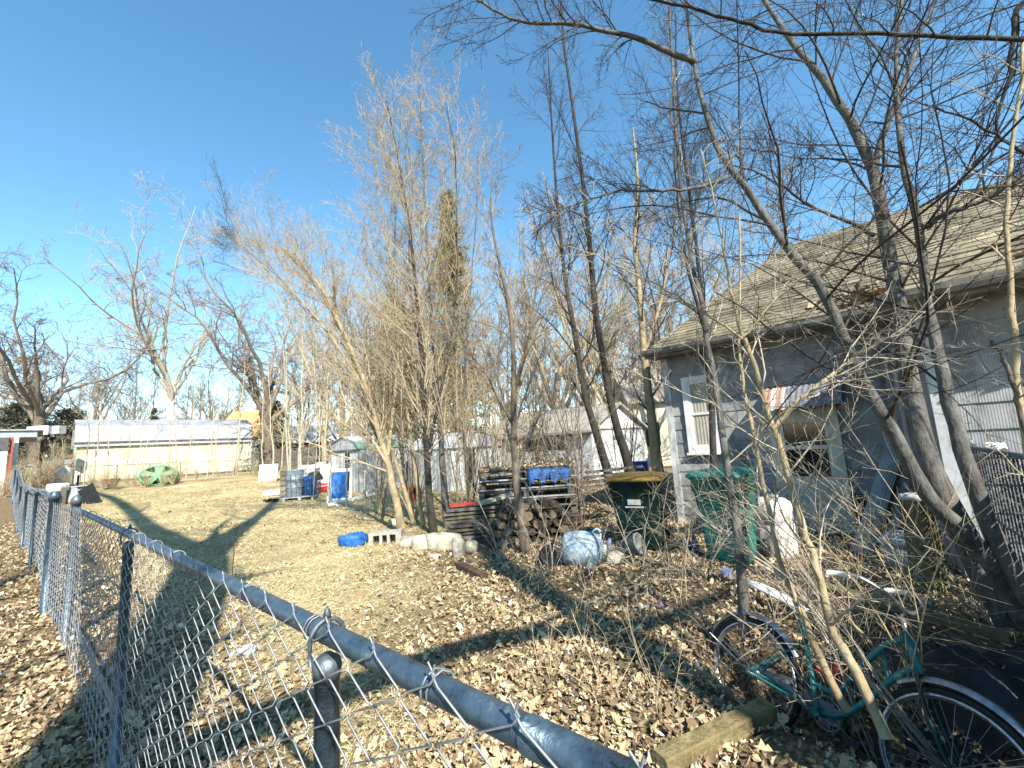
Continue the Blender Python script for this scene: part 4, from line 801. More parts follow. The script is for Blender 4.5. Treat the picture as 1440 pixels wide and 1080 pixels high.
for i, (px_, Y) in enumerate(spots):
    b = gz(at(px_, 660, Y)); copy_thing(protos[i % 3], b, r.uniform(0, 6.28), r.uniform(.55, 1.15)*(.72 if Y < 16 else 1.25 if px_ > 360 else .9))

# ------------------------------------------------------------------ spruces and junipers
def conifer(name, label, px, Y, H, W, mt, seed, group=None, dens=1.0, base_h=.06, shape=.9):
    r = np.random.default_rng(seed); b = gz(at(px, 650, Y)); o = thing(name, label, 'tree', b, group)
    m = MB(); m.tube([b-V(0, 0, .1), b+V(.05, 0, H*.5), b+V(0, 0, H)], [H*.018, H*.010, .01], 8); m.build('trunk', 'bark_brown', o)
    K = int(330*dens); t = np.sort(r.uniform(base_h, 1, K)); az = r.uniform(0, 6.283, K); L = W*(1-t)**shape*r.uniform(.3, 1.25, K)+.12
    s = np.linspace(0, 1, 5); root = b+np.stack([np.zeros(K), np.zeros(K), t*H], -1)
    dirs = np.stack([np.cos(az), np.sin(az), np.zeros(K)], -1)
    P = root[:, None]+dirs[:, None]*(L[:, None]*s)[..., None]; P[..., 2] += (-.38*L[:, None]*s+.22*L[:, None]*s**2)+(t[:, None] > .9)*s*.2
    m = MB(); m.tubes(P, np.maximum(.03*(1-s*.8), .006)[None]*np.ones((K, 1)), 3); m.build('branches', 'bark_brown', o)
    nt_ = int(46*dens**.5); kk = np.repeat(np.arange(K), nt_); u = r.uniform(.12, 1, len(kk)); f = u*4; i = np.minimum(f.astype(int), 3); fr = (f-i)[:, None]; c = P[kk, i]*(1-fr)+P[kk, i+1]*fr
    c = c+r.normal(size=c.shape)*V(.09, .09, .05)*(W/2.2); d = dirs[kk]*r.uniform(.2, 1, len(kk))[:, None]+r.normal(size=c.shape)*.55; d[:, 2] -= .25; d /= np.linalg.norm(d, axis=1, keepdims=True); ln = r.uniform(.10, .26, len(kk))[:, None]*(W/2.2)**.5
    sd = np.cross(d, r.normal(size=c.shape)); sd /= np.linalg.norm(sd, axis=1, keepdims=True); sd *= ln*.16
    v = np.stack([c-sd, c+d*ln*.5-sd*1.2, c+d*ln, c+d*ln*.5+sd*1.2], 1); m = MB(); tt = np.clip(.5+.25*np.repeat(r.normal(size=K), nt_)+r.normal(0, .12, len(kk)), 0, 1)
    m.add(v.reshape(-1, 3), (np.arange(len(kk))[:, None]*4+np.arange(4)[None]), False, np.repeat(tt, 4)); m.build('foliage', mt, o); return o
GE = 'spruces behind the sheds'
conifer('spruce_tree', 'tallest yellow green spruce with a ragged pointed top behind the right metal shed', 645, 24, 16.2, 2.8, 'needle', 91, GE, 1.25, .08, .72)
conifer('spruce_tree', 'browning broader spruce left of the tallest spruce', 560, 25, 10.0, 3.4, 'needle_brown', 92, GE, 1.3, .06, .6)
conifer('spruce_tree', 'small dark conifer behind the cream barn roof', 213, 46, 7.0, 1.7, 'needle', 95, None, .6)
GJ = 'dull bushy evergreens at far left'
conifer('juniper_bush', 'dull green bushy evergreen over the carport roof', 20, 37, 6.8, 4.2, 'needle_dull', 96, GJ, 1.3, .02, .5)
conifer('juniper_bush', 'dull green bushy evergreen between the hoop and the cream barn', 92, 38, 6.2, 3.6, 'needle_dull', 97, GJ, 1.2, .02, .5)
conifer('juniper_bush', 'dull evergreen under the gnarled oak beside the orange roof', 385, 34, 5.2, 2.4, 'needle_dull', 98, GJ, .9, .02, .5)

# ------------------------------------------------------------------ brush, weeds and brambles
def shrub(name, label, base, n, H, r0, mt, seed, group=None, spread=.5, twigs=7, grav=-.03, tw2=3, lean=V(0, 0, 0), leaves=0, cat='shrub', pts=8, wig=.09):
    r = np.random.default_rng(seed); o = thing(name, label, cat, base, group)
    az = r.uniform(0, 6.283, n); tl = np.abs(r.normal(0, spread, n)); d = np.stack([np.cos(az)*np.sin(tl), np.sin(az)*np.sin(tl), np.cos(tl)], -1)+lean; d /= np.linalg.norm(d, axis=1, keepdims=True)
    P = np.empty((n, pts, 3)); P[:, 0] = base+np.stack([np.cos(az), np.sin(az), np.zeros(n)], -1)*(.03+.05*spread*r.random((n, 1)))-V(0, 0, .02); L = H*r.uniform(.5, 1.1, n)
    for k in range(1, pts):
        d = d+r.normal(size=(n, 3))*wig; d[:, 2] += grav*k; d /= np.linalg.norm(d, axis=1, keepdims=True); P[:, k] = P[:, k-1]+d*(L/(pts-1))[:, None]
    gzv = ground_z(P[..., 0], P[..., 1])+.01; P[:, 1:, 2] = np.maximum(P[:, 1:, 2], gzv[:, 1:])
    R = (r0*r.uniform(.6, 1.2, n))[:, None]*np.linspace(1, .35, pts)[None]; m = MB(); m.tubes(P, R, 5)
    m.build('stems', mt, o)
    if twigs:
        m = MB(); P1, R1, L1 = grow(P, R, twigs, L*.34, (25, 65), .15, 1, 4, .6, .05, .16, rmin=r0*.2, r=r, lfall=.4); m.tubes(P1, R1, 3)
        if tw2: P2, R2, _ = grow(P1, R1, tw2, L1*.45, (25, 65), .2, 1, 3, .7, 0, .16, rmin=r0*.14, r=r); m.tubes(P2, R2, 3)
        m.build('twigs', mt, o)
        if leaves:
            src = P1.reshape(-1, 3); c = src[r.integers(0, len(src), leaves)]+r.normal(size=(leaves, 3))*.03; a = r.normal(size=(leaves, 3)); a /= np.linalg.norm(a, axis=1, keepdims=True); b_ = np.cross(a, r.normal(size=(leaves, 3))); b_ /= np.linalg.norm(b_, axis=1, keepdims=True); s_ = r.uniform(.03, .065, leaves)[:, None]
            m = MB(); v = np.stack([c-a*s_, c+b_*s_*.5+a*s_*.1, c+a*s_, c-b_*s_*.5], 1); m.add(v.reshape(-1, 3), np.arange(leaves)[:, None]*4+np.arange(4)[None], False, np.repeat(r.uniform(.25, .95, leaves), 4)); m.build('dead_leaves', 'leaf', o)
    return o
GB = 'brambles round the bins and wood pile'
shrub('bramble', 'pale arching bramble in front of the yellow lidded cart', G(900, 800), 11, 2.1, .008, 'twig_pale', 101, GB, .75, 9, -.045)
shrub('bramble', 'pale arching bramble before the tall green cart', G(985, 815), 10, 1.9, .008, 'twig_pale', 102, GB, .75, 9, -.045)
shrub('bramble', 'thin bramble in front of the lumber pile', G(705, 792), 10, 1.3, .006, 'twig_pale', 103, GB, .6, 8, -.04)
shrub('bramble', 'bramble bending over the blue and white barrel', G(775, 808), 9, 1.6, .007, 'twig_pale', 104, GB, .7, 8, -.05)
shrub('bramble', 'tangled bramble with tan leaves left on it before the garage', gz(at(795, 690, 11.5)), 22, 2.3, .012, 'twig_grey', 105, GB, .6, 9, -.03, leaves=900)
shrub('bramble', 'leafy tan bramble behind the covered board stack', gz(at(745, 690, 11)), 18, 2.0, .012, 'twig_grey', 106, GB, .6, 8, -.03, leaves=700)
shrub('bramble', 'bramble spreading before the house door and white drum', G(1090, 812), 4, 1.3, .007, 'twig_pale', 107, GB, .7, 9, -.04)
shrub('bramble', 'bramble reaching over the dark crawl space by the door', G(1235, 800), 4, 1.8, .007, 'twig_pale', 108, GB, .8, 8, -.045)
GT2 = 'tall bare bushes between the trees'
for i, (px_, Y, n_, H_, mt_, lb) in enumerate([(815, 7.6, 12, 5.0, 'twig_grey', 'tall bare bush left of the yellow lidded bin'), (700, 9.5, 14, 5.5, 'twig_tan', 'tall tan bare bush behind the pallet stack'), (655, 8.0, 12, 4.6, 'twig_tan', 'tall tan bare bush in the clump above the stones'), (535, 10.5, 14, 5.2, 'twig_tan', 'tall tan bare bush left of the clump before the open shed'), (580, 9.6, 14, 6.0, 'twig_tan', 'dense tan bare bush inside the clump'), (760, 12, 14, 5.5, 'twig_grey', 'tall grey bare bush before the garage'), (880, 11, 12, 5.5, 'twig_grey', 'tall bare bush by the blue drum')]):
    shrub('tall_bush', lb, gz(at(px_, 690, Y)), n_, H_, .013, mt_, 300+i, GT2, .22, 12, -.012, 5, pts=10, wig=.07)
GW = 'dry weed stems in the foreground leaves'
for i, (px_, py_, n_, H_, lb) in enumerate([(850, 985, 6, 1.15, 'tall dry straw coloured weed standing alone in the leaf litter'), (935, 1000, 5, .95, 'dry weed stems beside the yellowed timber'), (770, 960, 5, .5, 'low tuft of dry weeds above the blue grey rail'), (815, 905, 5, .6, 'dry weeds near the long branch shadow'),
        (990, 960, 5, .75, 'dry weeds in front of the rear bicycle wheel'), (1060, 975, 6, .9, 'dense dry weeds beside the bicycle chain guard'), (1120, 1010, 7, 1.0, 'dry brushy stems below the bicycle frame'), (1180, 1050, 7, 1.1, 'dry brushy stems at the base of the tan sapling'), (1015, 905, 4, .8, 'thin weeds behind the rear bicycle wheel'), (905, 880, 4, .8, 'slim weeds by the purple cloth')]):
    shrub('dry_weed', lb, G(px_, py_), n_, H_, .0035, 'twig_straw' if i < 5 else 'twig_pale', 120+i, GW, .55, 6, -.03, 2, cat='weed')
GR = 'long bare canes in the lower right corner'
for i, (px_, py_, lb, ln) in enumerate([(1330, 1078, 'long bare canes sprawling over the front bicycle wheel', V(-.5, .5, .25)), (1405, 900, 'bare canes arching left from the privacy fence', V(-.7, .1, .2)), (1230, 1075, 'dense bare canes bristling beside the bicycle fork', V(-.35, .45, .5)), (1438, 800, 'thin bare canes crossing before the leaning trunks', V(-.9, .2, .1))]):
    shrub('bare_cane', lb, G(px_, py_), 7, 1.9, .006, 'twig_pale', 140+i, GR, .45, 7, -.02, 2, ln, cat='cane')
for i, (px_, py_, n_, H_, lb, ln) in enumerate([(1260, 900, 5, 1.9, 'few long whips over the lattice panel', V(-.5, .1, .5)), (1180, 870, 5, 1.6, 'pale whips rising through the fallen bicycle', V(-.1, .1, .8)), (1340, 870, 6, 2.0, 'whips leaning out from the foot of the leaning trunks', V(-.9, .3, .5)), (1080, 880, 4, 1.3, 'whips standing beside the straight grey sapling', V(.1, .1, 1)), (960, 850, 4, 1.2, 'slender whips right of the purple cloth', V(0, .1, 1)), (830, 830, 4, 1.1, 'slender whips before the brown liquid bottle', V(0, .1, 1)), (1290, 1010, 9, 1.5, 'bundle of whips growing through the front wheel', V(-.5, .2, .6))]):
    shrub('bare_whip', lb, G(px_, py_), n_, H_, .0052, 'twig_pale' if i % 2 else 'twig_straw', 240+i, 'thin whips in the right foreground', .55, 8, -.025, 3, ln, cat='whips')
GH = 'straw weeds along the barn and back fence'
for i, (px_, Y) in enumerate([(30, 19), (50, 22), (66, 21), (90, 22), (128, 20), (150, 20), (178, 21), (205, 21), (250, 21), (275, 23), (305, 24), (330, 24), (358, 24), (398, 22), (5, 17), (20, 24), (420, 19), (540, 17.5), (205, 19.6), (228, 19.8), (188, 19.9), (242, 20.2), (160, 19), (145, 19.2)]):
    if i == 0: wd0 = shrub('weed_clump', 'clump of tall dry straw weeds along the barn and back fence', gz(at(px_, 690, Y)), 60, 1.3, .008, 'twig_straw', 160, GH, .3, 3, -.02, 0, cat='weeds')
    else: copy_thing(wd0, gz(at(px_, 690, Y)), i*1.3, .55+.5*((i*37) % 10)/10)
for i, (px_, Y, H_, lb) in enumerate([(78, 27, 3.2, 'tawny brush thicket beside the basketball hoop'), (60, 21, 2.2, 'tawny brush behind the sagging chain link fence'), (28, 28, 2.4, 'pale brush beneath the carport roof edge')]):
    shrub('brush_thicket', lb, gz(at(px_, 680, Y)), 60, H_, .018, 'twig_tan', 180+i, 'tawny brush at far left', .45, 8, -.02, 3)

# ------------------------------------------------------------------ the big tree behind the photographer, whose shadow falls over the yard
b = gz(V(.35, -3.0, 0)); z = np.linspace(0, 1, 14)[:, None]
tr = [(smoothpath([b-V(0, 0, .1), b+V(-.2, -.05, 3), b+V(-.46, -.14, 5.5), b+V(-.95, .02, 7.5), b+V(-1.55, .15, 9.2)], 16), np.linspace(.42, .34, 16)),
      (smoothpath([b+V(-1.4, .12, 8.7), b+V(-1.7, .6, 10.5), b+V(-2.1, 1.5, 12.8), b+V(-2.55, 2.4, 15.0)], 16), np.linspace(.30, .10, 16)), (smoothpath([b+V(-1.4, .12, 8.7), b+V(-2.9, .8, 9.8), b+V(-4.8, 1.8, 11.0), b+V(-8.5, 3.2, 14.2), b+V(-12.5, 4.2, 17)], 16), np.linspace(.33, .11, 16)),
      (smoothpath([b+V(-.4, -.1, 4.4), b+V(.1, -.05, 5.0), b+V(.85, 0, 5.4), b+V(1.85, .5, 5.5), b+V(3.05, .6, 5.5), b+V(4.2, .8, 5.9)], 16), np.linspace(.17, .05, 16))]
make_tree('big_tree', 'big forked tree standing behind the photographer', 'tree', tr, [dict(length=4.0, n=4, ang=(35, 65), t0=.5, npts=8, rr=.4, up=.15, wig=.14, rmin=.03, lfall=.2), dict(ratio=.5, n=5, ang=(30, 60), t0=.3, npts=5, rr=.5, wig=.15, rmin=.012), dict(ratio=.5, n=4, ang=(30, 60), t0=.3, npts=4, rr=.5, wig=.15, rmin=.006)], 'bark_brown', 'twig_grey', base=b, seed=71)
b = gz(V(2.75, -1.4, 0)); zz_ = np.linspace(0, 1, 14)[:, None]
make_tree('bare_tree', 'bare tree behind the photographer to the right', 'tree', [(b-V(0, 0, .1)+zz_*V(-.1, .1, 8.5)+np.sin(zz_*7)*V(.12, .06, 0), np.linspace(.24, .12, 14))], [dict(length=2.8, n=10, ang=(35, 65), t0=.42, npts=8, rr=.5, up=.1, wig=.14, rmin=.03, lfall=.3), dict(ratio=.5, n=6, ang=(30, 60), t0=.3, npts=5, rr=.5, wig=.15, rmin=.012), dict(ratio=.5, n=5, ang=(30, 60), t0=.3, npts=4, rr=.5, wig=.15, rmin=.006)], 'bark_brown', 'twig_grey', base=b, seed=73)
b = gz(V(-3.2, -3.0, 0))
make_tree('bare_tree', 'bare tree behind the photographer to the left', 'tree', [(b-V(0, 0, .1)+z*V(-.5, .4, 9), np.linspace(.22, .06, 14))], [dict(length=3.5, n=9, ang=(35, 65), t0=.2, npts=8, rr=.5, up=.1, wig=.14, rmin=.03, lfall=.3), dict(ratio=.5, n=5, ang=(30, 60), t0=.3, npts=5, rr=.5, wig=.15, rmin=.012)], 'bark_brown', 'twig_grey', base=b, seed=72)

# ================================================================== BUILDINGS BEYOND
def hall(o, base, e1, e2, l1, l2, hw, prof, mw, mr, ov=.12, seams=0, mgable=None):
    """walls l1 x l2 with a roof profile across e2: prof = [(fraction of l2, height)] from one eave to the other"""
    P = lambda a, b, z: base+e1*a+e2*b+V(0, 0, z)
    m = MB(); m.prism([P(0, 0, -.3), P(0, 0, hw)]+[P(0, f*l2, h-.03) for f, h in prof[1:-1]]+[P(0, l2, hw), P(0, l2, -.3)], e1*l1); m.build('wall', mgable or mw, o)
    m = MB(); t = .05
    for (f0, h0), (f1, h1) in zip(prof[:-1], prof[1:]):
        b0, b1 = f0*l2, f1*l2; nrm = np.array([-(h1-h0), 0, (b1-b0)]); k = math.hypot(nrm[0], nrm[2]); n3 = (e2*nrm[0]+V(0, 0, 1)*nrm[2])/k
        if f0 == prof[0][0]: g = (h1-h0)/(b1-b0); b0 -= ov; h0 -= ov*g
        if f1 == prof[-1][0]: g = (h1-h0)/(b1-b0); b1 += ov; h1 += ov*g
        a = P(-ov, b0, h0); m.prism([a+n3*.004, P(-ov, b1, h1)+n3*.004, P(-ov, b1, h1)+n3*(t+.004), a+n3*(t+.004)], e1*(l1+2*ov))
        if seams:
            for q in np.arange(0, l1+2*ov, seams): m.prism([P(-ov+q, b0, h0)+n3*(t+.004), P(-ov+q, b1, h1)+n3*(t+.004), P(-ov+q, b1, h1)+n3*(t+.03), P(-ov+q, b0, h0)+n3*(t+.03)], e1*.03)
    m.build('roof', mr, o); return P
# long cream barn; its long side faces the sun
bb = gz(at(104, 682, 26.5)); bb[2] -= .05
bo = thing('gambrel_barn', 'long cream barn with a white metal gambrel roof at the left', 'barn', bb)
P = hall(bo, bb, NX, AX, 9.6, 3.4, 2.62, [(0, 2.62), (.13, 3.65), (.5, 4.1), (.87, 3.65), (1, 2.62)], 'cream', 'metalroof', .14, .42)
m = MB(); m.obox(P(-.15, -.17, 2.49), NX*9.9, AX*.05, V(0, 0, .12)); m.build('gutter', 'darktrim', bo)
m = MB(); m.obox(P(.05, -.012, -.25), NX*9.5, AX*.012, V(0, 0, .42)); m.build('skirting', 'darktrim', bo)
m = MB()
for q in np.arange(.4, 9.5, .4): m.obox(P(q, -.012, .2), NX*.014, AX*.014, V(0, 0, 2.3))
m.build('siding_batten', 'cream', bo).__setitem__('kind', 'stuff')
m = MB(); m.obox(P(-.02, .05, 2.5), AX*3.3, NX*.018, V(0, 0, .06)); m.build('trim_board', 'oldwood', bo)
# carport at the far left
cp = gz(at(20, 655, 20)); co = thing('carport', 'white flat roofed carport cut by the left edge of the picture', 'carport', cp)
e1, e2 = NX, AX; a = at(44, 605, 20)
m = MB(); m.obox(a-e1*8-V(0, 0, .32), e1*8.2, e2*5, V(0, 0, .30)); m.build('fascia', 'metalroof', co)
m = MB(); m.obox(a-e1*8.1-e2*.1-V(0, 0, .015), e1*8.5, e2*5.3, V(0, 0, .05)); m.build('roof', 'silver', co)
m = MB(); pb_ = at(16, 650, 19.6); m.obox(V(pb_[0], pb_[1], 0), e1*.16, e2*.16, V(0, 0, a[2]-.33)); m.build('post', 'white', co)
m = MB(); pb_ = at(9, 650, 19.2); m.obox(V(pb_[0], pb_[1], 0), -e1*7, e2*.15, V(0, 0, a[2]-.9)); m.build('wall', 'whiteplastic', co)
m = MB(); pb_ = at(11, 650, 19.3); m.obox(V(pb_[0], pb_[1], 0), e1*.12, e2*.1, V(0, 0, a[2]-.34)); m.build('corner_board', 'rust', co)
m = MB(); pb_ = at(9, 650, 19.15); m.obox(V(pb_[0], pb_[1], a[2]-.9), -e1*7, e2*.12, V(0, 0, .55)); m.build('beam', 'darktrim', co)
# basketball hoop
hb = gz(at(56, 660, 24)); h_o = thing('basketball_hoop', 'basketball hoop with a white backboard on a brown post', 'hoop', hb)
c = at(60, 605, 24); m = MB(); m.tube([hb, V(hb[0], hb[1], c[2]-.5), c+V(0, .35, -.3)], .07, 8); m.build('pole', 'brownwood', h_o)
m = MB(); m.box(c, (.62, .04, .50)); m.build('backboard', 'white', h_o)
m = MB(); m.box(c+V(-.55, .3, .02), (.9, .5, .5)); m.box(c+V(.55, .35, 0), (.42, .4, .46)); m.build('bracket', 'silver', h_o)
t = np.linspace(0, 2*math.pi, 17); m = MB(); m.tubes((c+V(.02, -.28, -.28)+np.stack([np.cos(t)*.23, np.sin(t)*.23, 0*t], -1))[None], np.full((1, 17), .018), 5); m.build('rim', 'rust', h_o)
m = MB()
for k in range(10):
    a0 = k*.628; p = c+V(.02, -.28, -.28); m.tube([p+V(math.cos(a0)*.22, math.sin(a0)*.22, 0), p+V(math.cos(a0+.5)*.16, math.sin(a0+.5)*.16, -.22), p+V(math.cos(a0+.2)*.12, math.sin(a0+.2)*.12, -.42)], .012, 3, False)
m.build('net', 'white', h_o)
# white house with an orange roof, far grey roofed house, board fence
b_ = gz(at(352, 640, 44)); oh = thing('house', 'far white house with an orange hipped roof behind the barn', 'house', b_)
P = hall(oh, b_-V(3.6, 0, 0), V(1, 0, 0), V(0, 1, 0), 3.7, 6, 3.3, [(0, 3.3), (.5, 6.2), (1, 3.3)], 'white', 'orange', .35)
m = MB(); m.prism([P(3.9, -.35, 3.2), P(3.9, 6.35, 3.2), P(2.4, 3, 6.25)], V(.55, 0, 0)); m.build('roof_end', 'orange', oh); m = MB(); m.obox(P(-.3, -.40, 3.0), V(4.4, 0, 0), V(0, .05, 0), V(0, 0, .16)); m.build('fascia', 'white', oh)
m = MB(); m.box(P(2.6, -.02, 1.8), (.8, .06, 1.2)); m.build('window', 'glass_dark', oh)
b_ = gz(at(425, 640, 40)); gh = thing('house', 'far low brown house with a pale grey roof behind the board fence', 'house', b_)
P = hall(gh, b_-V(4, 0, 0), V(1, .1, 0), V(-.1, 1, 0), 8.5, 6, 2.4, [(0, 2.4), (.5, 4.0), (1, 2.4)], 'brownwood', 'dirtywhite', .4)
for k in (1.2, 3.6, 6): m = MB(); m.box(P(k, -.03, 1.4), (1.0, .06, 1.0)); m.build('window', 'glass_dark', gh)
pa, pb = gz(at(368, 655, 33)), gz(at(480, 652, 31)); wf = thing('board_fence', 'weathered grey brown board fence beyond the back of the yard', 'fence', pa); d_ = pb-pa; L_ = np.linalg.norm(d_)
m = MB(); k = int(L_/.16)
for i in range(k):
    p = pa+d_*(i/k); m.obox(p-V(0, 0, .1), d_/L_*.15, V(0, .025, 0), V(0, 0, 1.6+rng.uniform(-.03, .03)+.1))
m.build('board', 'oldwood', wf).__setitem__('kind', 'stuff')
for i in range(5): p = pa+d_*(i/4); m = MB(); m.obox(p+V(0, -.12, -.1), V(.1, 0, 0), V(0, .1, 0), V(0, 0, 1.65)); m.build('post', 'brownwood', wf)
# small grey house beyond the far fence on the left
b_ = gz(at(92, 655, 33)); P0 = b_; lh = thing('shed', 'small tan shed with a white roof edge behind the hoop', 'shed', b_)
hall(lh, b_-V(3.0, 0, 0), V(1, 0, 0), V(0, 1, 0), 3.2, 3, 1.45, [(0, 1.45), (.5, 1.75), (1, 1.45)], 'cream', 'metalroof', .15); m = MB(); m.box(b_+V(-1.6, -.03, .75), (.6, .05, .5)); m.build('window', 'glass_dark', lh)

def metal_shed(name, label, base, e1, e2, l1, l2, hw, hr, green, door_at, dw, gable_first):
    o = thing(name, label, 'shed', base)
    P = lambda a, b, z: base+e1*a+e2*b+V(0, 0, z)
    prof = [(0, hw), (.14, hw+(hr-hw)*.62), (.5, hr), (.86, hw+(hr-hw)*.62), (1, hw)]
    # ribbed side walls
    def ribbed(A, B, z0, z1, out, cut=None):
        m = MB(); L = np.linalg.norm(B-A); u = (B-A)/L; xs = np.arange(0, L, .11)
        for i, x0 in enumerate(xs):
            x1 = min(x0+.11, L)
            if cut and x1 > cut[0] and x0 < cut[1]: zz0 = cut[2]
            else: zz0 = z0
            if zz0 >= z1: continue
            d0 = out*(.004 if i % 2 else .022); m.obox(A+u*x0+V(0, 0, zz0), u*(x1-x0-.002), d0, V(0, 0, z1-zz0))
        return m
    m = MB(); m.prism([P(.02, .02, 0), P(.02, .02, hw)]+[P(.02, min(max(f*l2, .02), l2-.02), h-.04) for f, h in prof[1:-1]]+[P(.02, l2-.02, hw), P(.02, l2-.02, 0)], e1*(l1-.04)); m.build('frame', 'darktrim', o)
    ribbed(P(0, 0, 0), P(l1, 0, 0), .02, hw, -e2).build('side_wall', 'dirtywhite', o)
    ribbed(P(0, l2, 0), P(l1, l2, 0), .02, hw, e2).build('side_wall', 'dirtywhite', o)
    c = (door_at, door_at+dw, hw-.08)
    ribbed(P(0, 0, 0), P(0, l2, 0), .02, hw, -e1, c).build('front_wall', 'dirtywhite', o); ribbed(P(l1, 0, 0), P(l1, l2, 0), .02, hw, e1).build('back_wall', 'dirtywhite', o)
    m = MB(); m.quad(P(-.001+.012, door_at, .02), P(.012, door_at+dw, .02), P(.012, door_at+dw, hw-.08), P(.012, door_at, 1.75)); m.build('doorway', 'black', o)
    m = ribbed(P(-.03, door_at+dw*.45, 0), P(-.03, door_at+dw*1.4, 0), .05, hw-.09, -e1); dd = m.build('sliding_door', 'dirtywhite', o)
    m = MB(); m.obox(P(-.07, door_at+dw*.5, .8), e2*.03, -e1*.03, V(0, 0, .16)); m.build('handle', 'darktrim', dd)
    for side in (0, l1):
        m = MB(); m.prism([P(side-.02, f*l2, h) for f, h in prof], e1*.04); m.build('gable_panel', 'greenpaint' if green and side else 'dirtywhite', o)
    m = MB(); m.obox(P(-.06, -.02, hw-.05), e2*(l2+.04), e1*.03, V(0, 0, .07)); m.build('header_rail', 'darktrim', o)
    t_ = .03
    for q, ((f0, h0), (f1, h1)) in enumerate(zip(prof[:-1], prof[1:])):
        m = MB(); b0, b1 = f0*l2-(.05 if q == 0 else 0), f1*l2+(.05 if q == 3 else 0); nrm = e2*(-(h1-h0))+V(0, 0, 1)*(b1-b0); nrm /= np.linalg.norm(nrm); a = -.08; i = 0
        while a < l1+.08:
            w_ = min(.2, l1+.08-a); m.prism([P(a, b0, h0)+nrm*.006, P(a, b1, h1)+nrm*.006, P(a, b1, h1)+nrm*(.02+.012*(i % 2)), P(a, b0, h0)+nrm*(.02+.012*(i % 2))], e1*(w_-.003)); a += w_; i += 1
        m.build('roof_panel', 'greenpaint' if (green and q == 0) else 'dirtywhite', o)
    return o
K1 = G(507, 694); metal_shed('metal_shed', 'rusting white metal shed with green roof and a gap of an open door', K1, NX, AX, 2.3, 2.6, 1.62, 2.15, True, .85, .62, True)
K2 = G(636, 692); metal_shed('metal_shed', 'white metal shed with rounded gable and sliding door behind the trees', K2, AX, NX, 2.6, 2.6, 1.5, 2.08, False, .75, .80, True)
# white garage behind the board stack
K3 = gz(at(838, 690, 17.0)); go_ = thing('garage', 'white garage with a sunlit gable end and tan roof behind the dark twin trunks', 'garage', K3)
P = hall(go_, K3, NX, AX, 4.6, 6.2, 1.95, [(0, 1.95), (.5, 1.95), (1, 1.95)], 'dirtywhite', 'rooftan', .05)
m = MB(); rp = [P(0, 0, 2.0), P(2.3, 0, 3.0), P(4.6, 0, 2.0)]; m.prism(rp, AX*6.2); m.build('gable_wall', 'white', go_)
m = MB()
for s0, s1, z0, z1 in ((-.35, 2.35, 1.85, 3.04), (4.95, 2.25, 1.85, 3.04)): m.prism([P(s0, -.2, z0), P(s1, -.2, z1), P(s1, -.2, z1+.09), P(s0, -.2, z0+.09)], AX*6.6)
m.build('gable_roof', 'rooftan', go_)
m = MB(); m.obox(P(-.02, 1.2, 1.22), AX*3.6, NX*.018, V(0, 0, .55)); m.build('window_band', 'glass_dark', go_); m = MB(); m.obox(P(-.30, -.1, 1.76), AX*6.4, NX*.03, V(0, 0, .14)); m.build('fascia', 'darktrim', go_)
m = MB()
for k in range(4): m.obox(P(-.03, 1.2+k*1.18, 1.2), AX*.05, NX*.015, V(0, 0, .59))
m.build('window_bar', 'white', go_); m = MB(); m.obox(P(1.7, -.02, 1.5), NX*.4, AX*.02, V(0, 0, .14)); m.build('vent', 'darktrim', go_)
K4 = gz(at(935, 690, 22)); m = MB(); kh = thing('house', 'far cream house glimpsed left of the grey house corner', 'house', K4); P = hall(kh, K4-V(1.2, 0, 0), V(1, 0, 0), V(0, 1, 0), 7, 6, 3.4, [(0, 3.4), (.5, 5.6), (1, 3.4)], 'cream', 'rooftan', .3)
m = MB(); m.box(P(.9, -.03, 1.6), (.7, .05, 1.2)); m.build('window', 'glass_dark', kh)
m = MB(); e = gz(at(903, 690, 14)); m.lathe(e, [(.27, 0), (.29, .05), (.29, .4), (.30, .43), (.29, .46), (.29, .82), (.27, .87)], n=18); single('plastic_drum', m, 'bluedrum', 'blue plastic drum standing by the garage wall behind the dark trunks', 'drum', e)

# ================================================================== THINGS IN THE YARD
def frame(yaw): return V(math.cos(yaw), math.sin(yaw), 0), V(-math.sin(yaw), math.cos(yaw), 0)
def rring(c, ex, ey, wx, wy, z, rad, n=4):
    out = []
    for sx, sy, a0 in ((1, 1, 0), (-1, 1, 90), (-1, -1, 180), (1, -1, 270)):
        for k in range(n+1):
            a = math.radians(a0+90*k/n); out.append(c+ex*(sx*(wx/2-rad)+math.cos(a)*rad)+ey*(sy*(wy/2-rad)+math.sin(a)*rad)+V(0, 0, z))
    return np.array(out)
def loft(mb, rings, cap=True, smooth=True):
    n = len(rings[0]); m_ = len(rings); v = np.concatenate(rings); f = [[i*n+j, i*n+(j+1) % n, (i+1)*n+(j+1) % n, (i+1)*n+j] for i in range(m_-1) for j in range(n)]
    mb.add(v, np.array(f), smooth)
    if cap: mb.add(np.zeros((0, 3)), [np.arange(n)[::-1]-n*m_, np.arange(n)-n])
